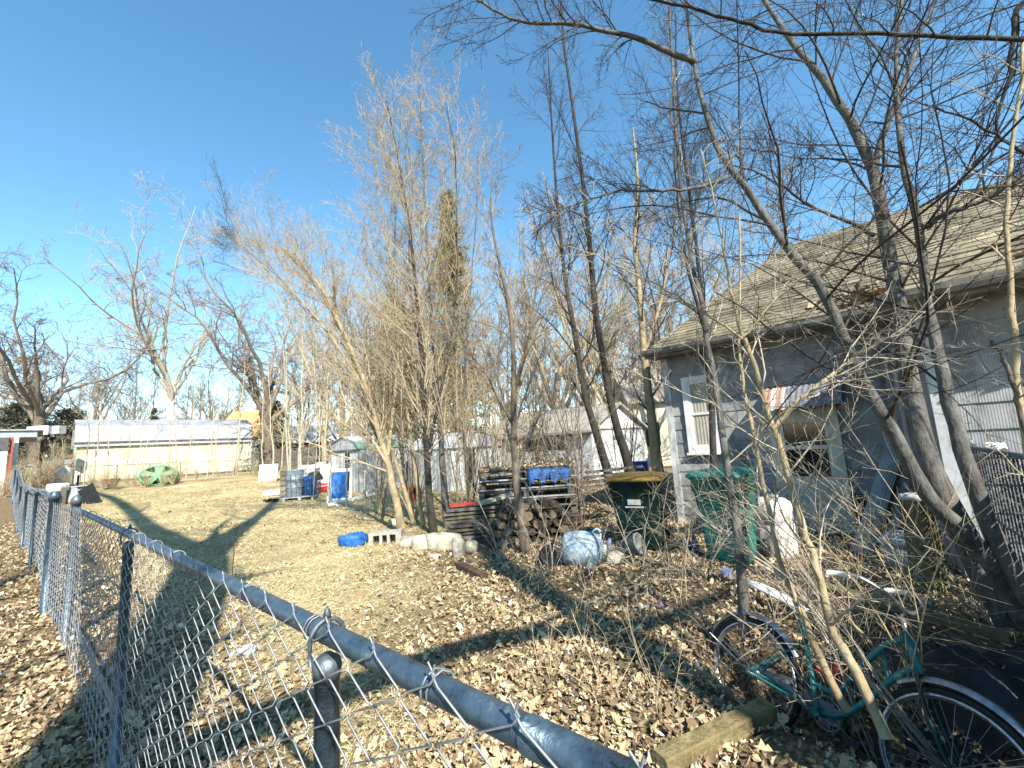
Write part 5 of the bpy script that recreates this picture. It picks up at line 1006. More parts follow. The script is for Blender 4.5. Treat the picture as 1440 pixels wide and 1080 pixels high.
# turtle green play piece: a hollow round plastic piece on its edge, spokes inside
g0 = gz(at(222, 692, 20.5)); gp = thing('play_roundabout', 'round green plastic play piece tipped on its edge with dark gaps between spokes', 'toy', g0)
ax_ = V(.42, -.83, .36); ax_ /= np.linalg.norm(ax_); ux = np.cross(V(0, 0, 1), ax_); ux /= np.linalg.norm(ux); uy = np.cross(ax_, ux); gc = g0+V(0, 0, .40)
def gpt(a, rx, h): return gc+ux*math.cos(a)*rx*.76+uy*math.sin(a)*rx*.50+ax_*h
def ringloft(prof, n=32):
    mb = MB(); loft(mb, [np.array([gpt(2*math.pi*k/n, r_, h_) for k in range(n)]) for r_, h_ in prof], False); return mb
ringloft([(.55, -.62), (.85, -.50), (1.0, -.20), (1.0, .05), (.98, .12), (.90, .14), (.86, .10), (.84, -.05)]).build('rim', 'greenplay', gp)
m = MB(); n = 32; m.add([gpt(2*math.pi*k/n, .82, -.22) for k in range(n)], [list(range(n))]); m.build('back', 'bindark', gp)
for k in range(5):
    a = .3+k*1.2566; m = MB(); w_ = .34; m.prism([gpt(a-w_*2.4, .20, .03), gpt(a-w_*.9, .88, .05), gpt(a+w_*.9, .88, .05), gpt(a+w_*2.4, .20, .03)], ax_*.05); m.build('spoke', 'greenplay', gp)
m = MB(); n = 14; m.prism([gpt(2*math.pi*k/n, .27, .03) for k in range(n)], ax_*.08); m.build('hub', 'greenplay', gp)
# red wheelbarrow tray
w0 = gz(at(154, 697, 19.5)); wb = thing('wheelbarrow', 'rusty red wheelbarrow tray tipped among the weeds before the barn', 'wheelbarrow', w0)
ex, ey = frame(.35); m = MB(); loft(m, [rring(w0+V(0, 0, .1), ex, ey, .4, .34, 0, .08), rring(w0+V(0, 0, .1), ex, ey, .6, .5, .30, .12), rring(w0+V(0, 0, .1), ex, ey, .64, .54, .31, .12), rring(w0+V(0, 0, .1), ex, ey, .56, .46, .28, .11)]); m.build('tray', 'rust', wb)
m = MB(); m.tube([w0+ex*.30-ey*.2+V(0, 0, .08), w0-ex*.2-ey*.2+V(0, 0, .08), w0-ex*.7-ey*.24+V(0, 0, .22)], .018, 6); m.build('handle', 'oldwood', wb)
# clutter left of the barn
c0 = gz(at(99, 706, 15.5)); ex, ey = frame(.15); cb = thing('metal_cabinet', 'scuffed grey metal cabinet standing behind the left gate', 'cabinet', c0)
m = MB(); loft(m, [rring(c0, ex, ey, .66, .45, 0, .03), rring(c0, ex, ey, .66, .45, .55, .03)]); m.build('body', 'silver', cb); m = MB(); loft(m, [rring(c0, ex, ey, .70, .49, .552, .03), rring(c0, ex, ey, .70, .49, .59, .03)]); m.build('top', 'dirtywhite', cb); m = MB(); m.obox(c0-ex*.27-ey*.235+V(0, 0, .06), ex*.54, ey*.01, V(0, 0, .44)); m.build('door', 'silver', cb)
c1 = gz(at(80, 700, 15.0)); m = MB(); cq = c1+V(0, 0, .34); loft(m, [rring(c1, ex, ey, .36, .30, 0, .03), rring(c1, ex, ey, .36, .30, .5, .03), rring(c1, ex, ey, .46, .36, .52, .03), rring(c1, ex, ey, .46, .36, .74, .03), rring(c1, ex, ey, .40, .30, .77, .03)]); single('white_box', m, 'whiteplastic', 'white lidded plastic box beside the grey metal cabinet', 'box', c1)
c2 = gz(at(117, 708, 15.2)); m = MB(); m.bar(c2+V(.25, .1, 0), c2+V(-.12, .15, .58), .5, .03, V(0, -1, .3)); single('black_board', m, 'black', 'black board leaning against the grey metal cabinet', 'board', c2); 
c3 = gz(at(84, 668, 24)); wt = thing('water_tank', 'white cylindrical tank with a branch shadow across it behind the far fence', 'tank', c3); m = MB(); m.lathe(c3, [(.40, 0), (.44, .05), (.44, .95), (.40, 1.05), (.2, 1.12)], n=20); m.build('body', 'whiteplastic', wt); m = MB(); m.lathe(c3+V(0, 0, 1.11), [(.15, 0), (.15, .08), (.02, .09)], n=12); m.build('lid', 'silver', wt)
m = MB(); c4 = gz(at(108, 690, 16.5)); m.tube([c4, c4+V(.02, 0, .9)], .035, 8); single('black_pipe', m, 'black', 'short upright black pipe behind the grey metal cabinet', 'pipe', c4)
c5 = gz(V(-3.62, 5.55, 0)); m = MB(); m.tube([c5-V(0, 0, .1), c5+V(.02, 0, .3), c5+V(.01, .02, .62)], .005, 6); single('steel_rod', m, 'darktrim', 'thin dark rod stuck upright in the lawn within the forked shadow', 'rod', c5)
def rag(name, label, cat, base, sx, sy, h, mt, seed, yaw=0, n=16, group=None):
    r = np.random.default_rng(seed); ex, ey = frame(yaw); g = np.linspace(-1, 1, n); X, Y = np.meshgrid(g, g); ph = r.uniform(0, 6, 6)
    edge = 1-.35*np.abs(np.sin(3*np.arctan2(Y, X)+ph[0])); X2, Y2 = X*edge, Y*edge
    Z = h*(.45+.3*np.sin(3.1*X+ph[1])*np.cos(2.7*Y+ph[2])+.2*np.sin(6*X-4*Y+ph[3])+.15*np.sin(9*Y+ph[4]))*(1-.75*(X**2+Y**2)/2)+r.normal(0, h*.05, X.shape); Z = np.maximum(Z, .004)
    v = base+np.outer(X2.ravel()*sx/2, ex)+np.outer(Y2.ravel()*sy/2, ey)+np.outer(Z.ravel(), V(0, 0, 1)); I = np.arange(n*n).reshape(n, n); m = MB()
    f = np.stack([I[:-1, :-1], I[:-1, 1:], I[1:, 1:], I[1:, :-1]], -1).reshape(-1, 4); m.add(np.vstack([v, v-V(0, 0, .006)]), np.vstack([f, f[:, ::-1]+n*n]), True)
    return single(name, m, mt, label, cat, base, group)
rag('grey_rag', 'small crumpled grey rag on the lawn seen through the fence mesh', 'rag', G(345, 918), .26, .16, .06, 'silver', 3, .2)
# white board, foam piece, cage with drums, tank, cooler, window frame
p = gz(at(375, 680, 20)); m = MB(); loft(m, [rring(p+V(0, .06, 0), V(1, .1, 0), V(-.1, 1, 0), .82, .06, .02, .02), rring(p+V(0, .16, 0), V(1, .1, 0), V(-.1, 1, 0), .82, .06, .84, .02)]); single('white_board', m, 'whiteplastic', 'square white board standing on edge left of the wire cage', 'board', p)
p = G(382, 697); m = MB(); ex, ey = frame(.5); loft(m, [rring(p, ex, ey, .55, .30, .0, .06), rring(p, ex, ey, .58, .32, .10, .08), rring(p, ex, ey, .5, .24, .20, .08)]); single('foam_block', m, 'whiteplastic', 'low white foam block on the grass at the left foot of the wire cage', 'block', p)
rag('black_bag', 'crumpled dark bag on the shaded grass left of the wire cage', 'bag', gz(G(381, 706)), .5, .36, .16, 'black', 9, .3)
cg = G(423, 702); ic = thing('wire_cage', 'grey steel wire cage on a pallet holding two drums', 'cage', cg); ex, ey = frame(.28)
def icp(a, b, z): return cg+ex*a+ey*b+V(0, 0, z)
m = MB()
for a in (-.5, 0, .42): m.obox(icp(a, -.5, 0), ex*.1, ey*1.0, V(0, 0, .10))
for b in (-.5, -.2, .1, .4): m.obox(icp(-.58, b, .10), ex*1.16, ey*.12, V(0, 0, .03))
m.build('pallet_base', 'silver', ic); m = MB(); A_, B_ = .56, .47
for z in (.16, .34, .52, .70, .88, 1.02):
    if z < 1.0: m.tube([icp(-A_, -B_, z), icp(A_, -B_, z)], .009, 5)
    m.tube([icp(-A_, B_, z), icp(A_, B_, z)], .009, 5); m.tube([icp(-A_, -B_, z), icp(-A_, B_, z)], .009, 5); m.tube([icp(A_, -B_, z), icp(A_, B_, z)], .009, 5)
for a in np.linspace(-A_, A_, 8):
    m.tube([icp(a, -B_, .13), icp(a, -B_, .9)], .009, 5); m.tube([icp(a, B_, .13), icp(a, B_, 1.04)], .009, 5)
for b in np.linspace(-B_, B_, 6):
    for a in (-A_, A_): m.tube([icp(a, b, .13), icp(a, b, 1.04)], .010, 5)
m.build('wire_grid', 'galv', ic)
m = MB(); p = icp(-.22, .1, .135); m.lathe(p, [(.27, 0), (.285, .03), (.285, .28), (.30, .30), (.285, .32), (.285, .56), (.30, .58), (.285, .60), (.285, .88), (.30, .90), (.27, .90)], n=22); single('steel_drum', m, 'greydrum', 'tall grey drum standing inside the wire cage', 'drum', p)
m = MB(); p = icp(.30, .05, .135); m.lathe(p, [(.21, 0), (.235, .04), (.235, .60), (.225, .64), (.12, .66)], n=20); single('plastic_drum', m, 'bluedrum', 'shorter dark blue drum inside the wire cage beside the grey drum', 'drum', p)
p = gz(at(447, 690, 17.6)); tk = thing('storage_tank', 'scuffed white rounded tank behind the wire cage', 'tank', p); m = MB(); ex, ey = frame(.1); loft(m, [rring(p, ex, ey, 1.5, .8, 0, .15), rring(p, ex, ey, 1.55, .85, .1, .2), rring(p, ex, ey, 1.55, .85, .75, .2), rring(p, ex, ey, 1.3, .6, .98, .25)]); m.build('body', 'dirtywhite', tk); m = MB(); m.lathe(p+V(.1, 0, .97), [(.18, 0), (.18, .08), (.03, .1)], n=14); m.build('cap', 'silver', tk)
p = G(447, 690); m = MB(); pp = p+V(0, -.1, .22); m.lathe(pp+V(.08, -.35, .22), [(.05, -.09), (.28, -.09), (.33, -.05), (.33, .05), (.28, .09), (.05, .09)], axis=V(.8, -.55, .15), n=18); single('car_tyre', m, 'rubber', 'dark tyre leaning beside the red cooler', 'tyre', p)
p = G(455, 692); cl_ = thing('cooler', 'red cooler with a white lid behind the white frame', 'cooler', p); ex, ey = frame(.1); m = MB(); loft(m, [rring(p, ex, ey, .48, .32, 0, .05), rring(p, ex, ey, .54, .36, .32, .05)]); m.build('body', 'red', cl_); m = MB(); loft(m, [rring(p, ex, ey, .57, .39, .322, .05), rring(p, ex, ey, .57, .39, .42, .06), rring(p, ex, ey, .48, .31, .46, .05)]); m.build('lid', 'whiteplastic', cl_); m = MB(); m.tube(smoothpath([p-ex*.29+V(0, 0, .28), p-ex*.34-ey*.2+V(0, 0, .2), p+ex*.1-ey*.24+V(0, 0, .24), p+ex*.3+V(0, 0, .28)], 12), .012, 5); m.build('handle', 'whiteplastic', cl_)
p = G(478, 706); wfm = thing('window_frame', 'white window frame standing upright filled with a bright blue sheet', 'frame', p); ex, ey = frame(.22); up_ = V(0, .10, 1)
def wp(a, z, o=0): return p+ex*a+up_*z+ey*o
m = MB()
for a0, a1, z0, z1 in ((-.40, -.27, 0, 1.06), (.27, .35, .1, 1.06), (-.27, .27, .95, 1.06), (-.27, .27, 0, .12)): m.obox(wp(a0, z0), ex*(a1-a0), ey*.07, up_*(z1-z0))
m.build('frame', 'white', wfm)
m = MB(); n = 14; gxx, gzz = np.meshgrid(np.linspace(-.27, .18, n), np.linspace(.12, .95, n)); v = np.array([wp(a, z, .02+.02*math.sin(7*a+4*z)+.012*math.sin(13*z-5*a)) for a, z in zip(gxx.ravel(), gzz.ravel())]); I = np.arange(n*n).reshape(n, n); m.add(v, np.stack([I[:-1, :-1], I[:-1, 1:], I[1:, 1:], I[1:, :-1]], -1).reshape(-1, 4), True); m.build('panel', 'blue', wfm)
p2 = G(500, 702); m = MB(); m.bar(G(465, 712)+V(0, 0, .05), G(527, 697)+V(0, 0, .07), .16, .07); single('white_plank', m, 'white', 'white plank lying on the grass at the foot of the white frame', 'plank', G(490, 707))
m = MB(); q0 = G(515, 698)+V(0, 0, .05); m.bar(q0, q0+V(-.02, .02, .85), .09, .05, V(0, -1, 0)); single('white_post', m, 'white', 'thin white post standing upright right of the blue sheet frame', 'post', q0)
rag('white_bag', 'torn white plastic bag on the grass before the white plank', 'bag', G(470, 711), .42, .3, .1, 'whiteplastic', 13, .1)
p = G(500, 690); m = MB(); ex, ey = frame(.4); loft(m, [rring(p, ex, ey, .30, .28, 0, .05), rring(p, ex, ey, .36, .34, .30, .05), rring(p, ex, ey, .38, .36, .31, .05), rring(p, ex, ey, .30, .28, .29, .05)]); single('white_bucket', m, 'dirtywhite', 'grimy white bucket by the open shed door', 'bucket', p)
p = G(584, 704); rc = thing('red_crate', 'red plastic crate lying on its side with its round mouth toward us', 'crate', p); d_ = V(.25, -.95, .1); d_ /= np.linalg.norm(d_); ex = np.cross(d_, V(0, 0, 1)); ex /= np.linalg.norm(ex); ez = np.cross(ex, d_)
m = MB(); n = 20; t = np.linspace(0, 2*math.pi, n, endpoint=False); c = p+V(0, 0, .19)
def sqr(s_, h_): return np.array([c+d_*h_+ex*(s_*np.sign(math.cos(a))*abs(math.cos(a))**.4)+ez*(s_*np.sign(math.sin(a))*abs(math.sin(a))**.4) for a in t])
def cir(s_, h_): return np.array([c+d_*h_+ex*(s_*math.cos(a))+ez*(s_*math.sin(a)) for a in t])
loft(m, [sqr(.14, -.22), sqr(.18, .05), sqr(.20, .06), sqr(.20, .09), cir(.165, .10), cir(.13, -.1)]); m.build('body', 'red', rc); m = MB(); m.add(cir(.131, -.09), [list(range(n))]); m.build('inside', 'rust', rc)
p = gz(at(578, 690, 15.8)); m = MB(); m.lathe(p, [(.10, 0), (.15, .03), (.17, .2), (.13, .27), (.05, .3)], n=16); single('orange_pot', m, 'yellow', 'small orange yellow pot on the ground behind the red crate', 'pot', p)

p = G(543, 764); cbk = MB(); ex, ey = frame(.12); 
for a0, a1 in ((-.26, -.19), (-.09, -.045), (.03, .075), (.17, .26)): cbk.obox(p+ex*a0-ey*.1+V(0, 0, .0), ex*(a1-a0), ey*.2, V(0, 0, .15))
cbk.obox(p-ex*.262-ey*.102+V(0, 0, .15), ex*.524, ey*.204, V(0, 0, .05)); cbk.obox(p-ex*.262+ey*.09-V(0, 0, .004), ex*.524, ey*.02, V(0, 0, .152))
single('concrete_block', cbk, 'concrete', 'grey concrete block with three dark slots next to the blue tarp bundle', 'block', p)
def rock(name, label, base, sx, sy, sz, mt, seed, group=None):
    r = np.random.default_rng(seed); m = MB(); n, k = 14, 9; v = []
    ph = r.uniform(0, 6, 8)
    for i in range(k+1):
        th = math.pi*i/k
        for j in range(n):
            a = 2*math.pi*j/n; q = 1+.10*math.sin(2*a+ph[0])+.08*math.sin(3*th+ph[1]+a)+.06*math.sin(5*a+ph[2])
            cx_ = np.sign(math.sin(th)*math.cos(a))*abs(math.sin(th)*math.cos(a))**.65; cy_ = np.sign(math.sin(th)*math.sin(a))*abs(math.sin(th)*math.sin(a))**.65; cz_ = np.sign(math.cos(th))*abs(math.cos(th))**.6
            v.append(base+V(cx_*sx*q/2, cy_*sy*q/2, sz*.42+cz_*sz*q*.5))
    m.add(v, np.array([[i*n+j, i*n+(j+1) % n, (i+1)*n+(j+1) % n, (i+1)*n+j] for i in range(k) for j in range(n)]), True); return single(name, m, mt, label, 'stone', base, group)
tb0 = rock('blue_tarp_bundle', 'bright blue tarp bundle lying on the lawn beside the grey concrete block', G(497, 767), .46, .34, .21, 'bluebundle', 17); tb0['category'] = 'tarp'; tb0.name = 'blue_tarp_bundle'
for i, (px_, py_, sx, sz, lb, mt_) in enumerate([(578, 768, .42, .16, 'flat stone just right of the grey concrete block', 'concrete'), (598, 772, .40, .22, 'pale limestone between the flat stone and the largest pale stone', 'stone'), (624, 773, .52, .26, 'largest pale limestone at the foot of the central trees', 'stone'), (645, 783, .20, .30, 'upright grey stone with a dark hole at the right end of the row', 'concrete'), (663, 778, .18, .20, 'small tan stone right of the upright grey stone', 'stone'), (556, 738, .30, .14, 'small white stone at the root of the leaning tan tree', 'stone'), (612, 787, .18, .08, 'small stone half sunk in the leaves before the row', 'concrete'), (1303, 790, .26, .16, 'round pale stone at the foot of the old wooden post', 'stone'), (865, 792, .24, .14, 'tan stone between the bucket and the barrel', 'concrete')]):
    rock('stone', lb, G(px_, py_), sx, sx*.7, sz, mt_, 200+i, 'stones round the yard')
m = MB(); a, b = G(645, 800), G(682, 818); m.bar(a+V(0, 0, .05), b+V(0, 0, .04), .10, .07); single('short_plank', m, 'brownwood', 'short grey brown plank lying in the leaves in mid yard', 'plank', G(662, 810))

# lumber and firewood
p = G(668, 776); ex, ey = frame(.15); r = np.random.default_rng(31); lw = None
for k in range(9):
    m = MB(); q = p+V(-.05, .55, 0)+ey*r.uniform(-.05, .05)+V(0, 0, .03+k*.062); y_ = .15+r.normal(0, .06); e1_, e2_ = frame(y_); L_ = r.uniform(.75, 1.0); m.obox(q-e1_*L_/2-e2_*.12+V(0, 0, r.uniform(0, .008)), e1_*L_, e2_*.24, V(0, 0, .042))
    lb = ['bottom', 'second', 'third', 'fourth', 'fifth', 'sixth', 'seventh', 'eighth', 'topmost'][k]
    single('lumber_board', m, 'oldwood' if k % 3 else 'mosswood', f'{lb} weathered board of the short lumber stack behind the stones', 'board', q, 'boards in the short lumber stack')
m = MB(); q = p+V(-.12, .45, .62); m.bar(q-V(.3, 0, 0), q+V(.35, .1, .02), .10, .03); single('red_board', m, 'red', 'faded red board lying on the short lumber stack', 'board', q)
m = MB(); q = p+V(.30, .5, .63); m.bar(q-V(.25, .1, 0), q+V(.3, .12, .10), .22, .035); single('tilted_board', m, 'stone', 'pale tilted board resting on the right of the short lumber stack', 'board', q)
r = np.random.default_rng(33); wc0 = G(755, 778); logn = 0
for row in range(5):
    for k in range(9-row):
        rad = r.uniform(.055, .085); q = wc0+V(-.62+k*.165+row*.08+r.normal(0, .012), .35+.45*k/9*.3+r.normal(0, .03), .07+row*.125); dirv = V(-.30, 1, 0)+V(r.normal(0, .06), 0, r.normal(0, .03)); dirv /= np.linalg.norm(dirv); L_ = r.uniform(.38, .5)
        m = MB(); a_ = np.cross(dirv, V(0, 0, 1)); a_ /= np.linalg.norm(a_); b_ = np.cross(a_, dirv); split = r.random() < .6; angs = np.linspace(0, 2*math.pi, 9)[:-1]; prof = [(math.cos(t_)*rad*r.uniform(.85, 1.12), math.sin(t_)*rad*r.uniform(.85, 1.12)*(1 if not split or math.sin(t_) > -.2 else .45)) for t_ in angs]
        poly = np.array([q+a_*u+b_*v_ for u, v_ in prof]); n = len(poly); m.add(np.vstack([poly, poly+dirv*L_]), np.array([[i, (i+1) % n, n+(i+1) % n, n+i] for i in range(n)])); m.cur = 1; m.add(np.vstack([poly, poly+dirv*L_]), [list(range(n))[::-1], list(range(n, 2*n))]); logn += 1
        single('firewood_log', m, ['brownwood' if r.random() < .6 else 'bark_dark', 'cutwood' if r.random() < .5 else 'brownwood'], 'split firewood log in the heaped pile under the covered board stack', 'log', q, 'firewood logs in the pile')
# weathered pallets stacked high, leaves and a blue tarp on top
st0 = gz(at(745, 775, 7.6)); ex, ey = frame(.10)
for k in range(6):
    z = .10+k*.155; q = st0+V(r.normal(0, .03), .25+r.normal(0, .03), z); yw = .10+r.normal(0, .03); e1_, e2_ = frame(yw); o = thing('wooden_pallet', f"{['bottom', 'second', 'third', 'fourth', 'fifth', 'topmost'][k]} weathered grey pallet of the stack behind the slender brown tree", 'pallet', q, 'stacked pallets')
    m = MB()
    for b in np.arange(-.5, .5, .145): m.obox(q-e1_*.82+e2_*b+V(0, 0, .12), e1_*1.64, e2_*.11, V(0, 0, .022))
    m.build('deck', 'oldwood', o).__setitem__('kind', 'stuff')
    for a in (-.8, -.05, .7):
        m = MB(); m.obox(q+e1_*a-e2_*.5+V(0, 0, .018), e1_*.09, e2_*1.02, V(0, 0, .10)); m.build('stringer', 'oldwood' if k % 2 else 'brownwood', o)
    m = MB()
    for b in (-.5, .38): m.obox(q-e1_*.82+e2_*b, e1_*1.64, e2_*.11, V(0, 0, .017))
    m.build('base_board', 'silver' if k > 2 else 'oldwood', o)
top = st0+V(0, .25, .10+6*.155); tb_ = thing('blue_tarp', 'frayed blue tarp strip hanging over the front of the pallet stack', 'tarp', top)
m = MB(); n = 26; us = np.linspace(-.02, .70, n); cols = []
for i, u in enumerate(us):
    dr = .05+.12*abs(math.sin(i*1.7))+.05*math.sin(i*.9); f = top-ey*.54+ex*u; wv = .02*math.sin(i*2.1)
    cols.append([top+ex*u-ey*.36+V(0, 0, .012), top+ex*u-ey*.46+V(0, 0, .014+wv*.5), f+V(0, 0, .012), f-ey*(.025+wv)+V(0, 0, -.05), f-ey*(.03-wv)+V(0, 0, -.06-dr)])
I = np.arange(n*5).reshape(n, 5); m.add(np.array(cols).reshape(-1, 3), np.stack([I[:-1, :-1], I[1:, :-1], I[1:, 1:], I[:-1, 1:]], -1).reshape(-1, 4), True); m.build('sheet', 'darkblue', tb_)
m = MB(); r = np.random.default_rng(44)
for i in range(1500):
    c = top+ex*r.uniform(-.8, .8)+ey*r.uniform(-.5, .45)+V(0, 0, r.uniform(.01, .05)); a = r.uniform(0, 6.3); s_ = r.uniform(.02, .045); e1_ = V(math.cos(a), math.sin(a), r.normal(0, .4))*s_; e2_ = V(-math.sin(a), math.cos(a), r.normal(0, .5))*s_*.6; m.quad(c-e1_, c+e2_, c+e1_, c-e2_, tint=r.uniform(.1, .9))
tag(m.build('fallen_leaves', 'leaf', loc=top), 'dead leaves lying on top of the pallet stack', 'leaves', kind='stuff')
for k in range(4):
    m = MB(); a = st0+V(.95+.05*k, .2, .62+.09*k); m.bar(a, a+V(.75+.1*k, -.05+.08*k, .04), .13, .035); single('loose_board', m, 'oldwood', f"{['lowest', 'second', 'third', 'highest'][k]} loose grey board jutting right from the pallet stack", 'board', a, 'loose boards beside the pallets')

# wheeled refuse carts
def cart(label, base, yaw, w_, d_, h, mb_, ml, lean=0):
    o = thing('wheeled_bin', label, 'bin', base, 'wheeled bins by the house'); ex, ey = frame(yaw); c = base
    m = MB(); loft(m, [rring(c, ex, ey, w_*.74, d_*.70, .03, .06), rring(c, ex, ey, w_*.76, d_*.72, .08, .06), rring(c-ey*.01, ex, ey, w_*.86, d_*.84, h*.55, .06), rring(c-ey*.02, ex, ey, w_*.90, d_*.90, h*.78, .06), rring(c-ey*.02, ex, ey, w_*.97, d_*.97, h*.80, .07), rring(c-ey*.02, ex, ey, w_*.98, d_*.98, h*.93, .07), rring(c-ey*.02, ex, ey, w_*1.03, d_*1.03, h*.935, .07), rring(c-ey*.02, ex, ey, w_*1.03, d_*1.03, h*.955, .07)]); b = m.build('body', mb_, o)
    m = MB(); c2 = c-ey*.03; loft(m, [rring(c2, ex, ey, w_*1.07, d_*1.08, h*.958, .07), rring(c2, ex, ey, w_*1.08, d_*1.09, h*.985, .07), rring(c2, ex, ey, w_*.98, d_*.98, h*1.02, .09), rring(c2, ex, ey, w_*.6, d_*.6, h*1.045, .1)]); m.build('lid', ml, o)
    m = MB(); t = [c+ey*(d_*.5)-ex*w_*.44+V(0, 0, h*.90), c+ey*(d_*.62)-ex*w_*.44+V(0, 0, h*.99), c+ey*(d_*.64)+V(0, 0, h*1.0), c+ey*(d_*.62)+ex*w_*.44+V(0, 0, h*.99), c+ey*(d_*.5)+ex*w_*.44+V(0, 0, h*.90)]; m.tube(smoothpath(t, 16), .018, 8); m.build('handle', mb_, o)
    for s_ in (-1, 1):
        m = MB(); m.lathe(c+ey*d_*.36+ex*(s_*w_*.42)+V(0, 0, .12), [(.03, -.035), (.10, -.035), (.12, -.02), (.12, .02), (.10, .035), (.03, .035)], axis=ex, n=18); m.build('wheel', 'rubber', o)
    if mb_ == 'binteal': return o
    m = MB(); m.obox(c-ey*(d_*.475)-ex*w_*.17+V(0, 0, h*.60), ex*w_*.34, -ey*.012, V(0, 0, .02)); m.obox(c-ey*(d_*.470)-ex*w_*.12+V(0, 0, h*.64), ex*w_*.24, -ey*.018, V(0, 0, .07)); m.build('label_plate', 'silver', o)
    return o
cart('dark green wheeled bin with a yellow lid behind the barrel', G(908, 778)+V(.1, .35, 0), -.50, .72, .80, .98, 'bindark', 'yellow')
cart('taller teal green wheeled bin with a green lid before the window', G(1038, 800)+V(.12, .30, 0), -.85, .60, .68, 1.05, 'binteal', 'binteal')
p = G(1093, 792)+V(.18, .3, 0); wd_ = thing('white_drum', 'white plastic drum with a stained side beside the teal green bin', 'drum', p); ex, ey = frame(.5); m = MB(); loft(m, [rring(p, ex, ey, .38, .38, 0, .08), rring(p, ex, ey, .40, .40, .06, .08), rring(p, ex, ey, .40, .40, .40, .08), rring(p, ex, ey, .37, .37, .43, .08), rring(p, ex, ey, .40, .40, .46, .08), rring(p, ex, ey, .40, .40, .66, .08), rring(p, ex, ey, .30, .30, .72, .08)]); m.build('body', 'whiteplastic', wd_); m = MB(); m.lathe(p+V(.06, 0, .715), [(.06, 0), (.06, .04), (.02, .05)], n=12); m.build('cap', 'dirtywhite', wd_)
# barrel on its side, bucket, cloth, bottle
p = G(818, 800)+V(.05, .12, 0); br = thing('barrel', 'scuffed blue and white barrel lying on its side', 'barrel', p); axb = V(.95, -.25, -.05); axb /= np.linalg.norm(axb); c = p+V(0, 0, .20)
m = MB(); m.lathe(c, [(.05, -.24), (.17, -.235), (.20, -.20), (.21, -.1), (.215, 0), (.21, .08), (.195, .15), (.15, .21), (.08, .24), (.075, .26)], axis=axb, n=26); m.build('body', 'bluewhite', br); m = MB(); m.lathe(c+axb*.255, [(.065, 0), (.065, .03), (.01, .031)], axis=axb, n=14); m.build('cap', 'creampaint', br); m = MB(); m.tube(smoothpath([c+axb*.12+V(0, 0, .19), c+axb*.16+V(.02, 0, .245), c+axb*.21+V(.02, 0, .22), c+axb*.22+V(0, 0, .13)], 10), .016, 6); m.build('handle', 'bluewhite', br)
p = G(779, 806); m = MB(); m.lathe(p+V(-.02, .2, .14), [(.0, -.05), (.13, -.05), (.14, .02), (.09, .03), (.085, -.02)], axis=V(-.3, -.95, .1), n=18); single('black_pot', m, 'black', 'black pot lying at the left end of the barrel', 'pot', p)
p = G(895, 785); m = MB(); ax2 = V(.7, -.55, .35); m.lathe(p+V(-.05, .05, .13), [(.10, -.16), (.125, .12), (.138, .125), (.138, .15), (.115, .15), (.10, -.12)], axis=ax2, n=22); bk = single('plastic_bucket', m, 'dirtglass', 'grimy clear bucket tipped toward the right beside the yellow lidded bin', 'bucket', p)
rag('faded_cloth', 'crumpled faded blue cloth between the barrel and the bucket', 'cloth', G(846, 786)+V(0, .25, .02), .40, .32, .28, 'cloth', 23, .4, 18)
rag('purple_cloth', 'flat faded purple cloth on the leaves', 'cloth', G(919, 851), .26, .15, .045, 'purple', 24, .15, 14)
p = G(831, 812); bt = thing('glass_bottle', 'clear long necked bottle half full of brown liquid before the barrel', 'bottle', p); m = MB(); m.lathe(p+V(0, 0, .09), [(.058, 0), (.055, .03), (.022, .07), (.018, .13), (.021, .135), (.018, .14)], n=18); m.build('neck', 'dirtglass', bt); m = MB(); m.lathe(p, [(.05, 0), (.060, .01), (.060, .088), (.02, .089)], n=18); m.build('contents', 'brownliquid', bt)
rag('blue_scrap', 'dark blue grey bag slumped between the two wheeled bins', 'bag', G(975, 782)+V(0, .1, 0), .26, .22, .36, 'cloth', 25, .3, 16)
m = MB(); p = G(1023, 815); m.lathe(p, [(.035, 0), (.05, .01), (.055, .10), (.05, .10)], n=14); single('paper_cup', m, 'cloth', 'small pale blue cup at the foot of the teal green bin', 'cup', p)

# by the house door
p = gz(onpl(1302, 785, 5.55)); ps = thing('wooden_post', 'old weathered square wooden post standing left of the leaning trunks', 'post', p); m = MB(); ex, ey = frame(.3); loft(m, [rring(p, ex, ey, .22, .20, -.1, .02), rring(p+V(.01, 0, 0), ex, ey, .21, .20, .4, .025), rring(p, ex, ey, .20, .19, .82, .03)], True, False); m.build('shaft', 'mosswood', ps); m = MB(); loft(m, [rring(p, ex, ey, .215, .205, .822, .03), rring(p, ex, ey, .17, .16, .87, .04)]); m.build('top', 'silver', ps)
p = gz(onpl(1272, 775, 6.3)); gb = thing('grey_bin', 'small grey lidded bin in the dark corner by the house', 'bin', p); m = MB(); ex, ey = frame(.3); loft(m, [rring(p, ex, ey, .26, .26, 0, .04), rring(p, ex, ey, .32, .32, .30, .05)]); m.build('body', 'greydrum', gb); m = MB(); loft(m, [rring(p, ex, ey, .35, .35, .302, .05), rring(p, ex, ey, .32, .32, .36, .06), rring(p, ex, ey, .2, .2, .42, .06)]); m.build('lid', 'greydrum', gb)
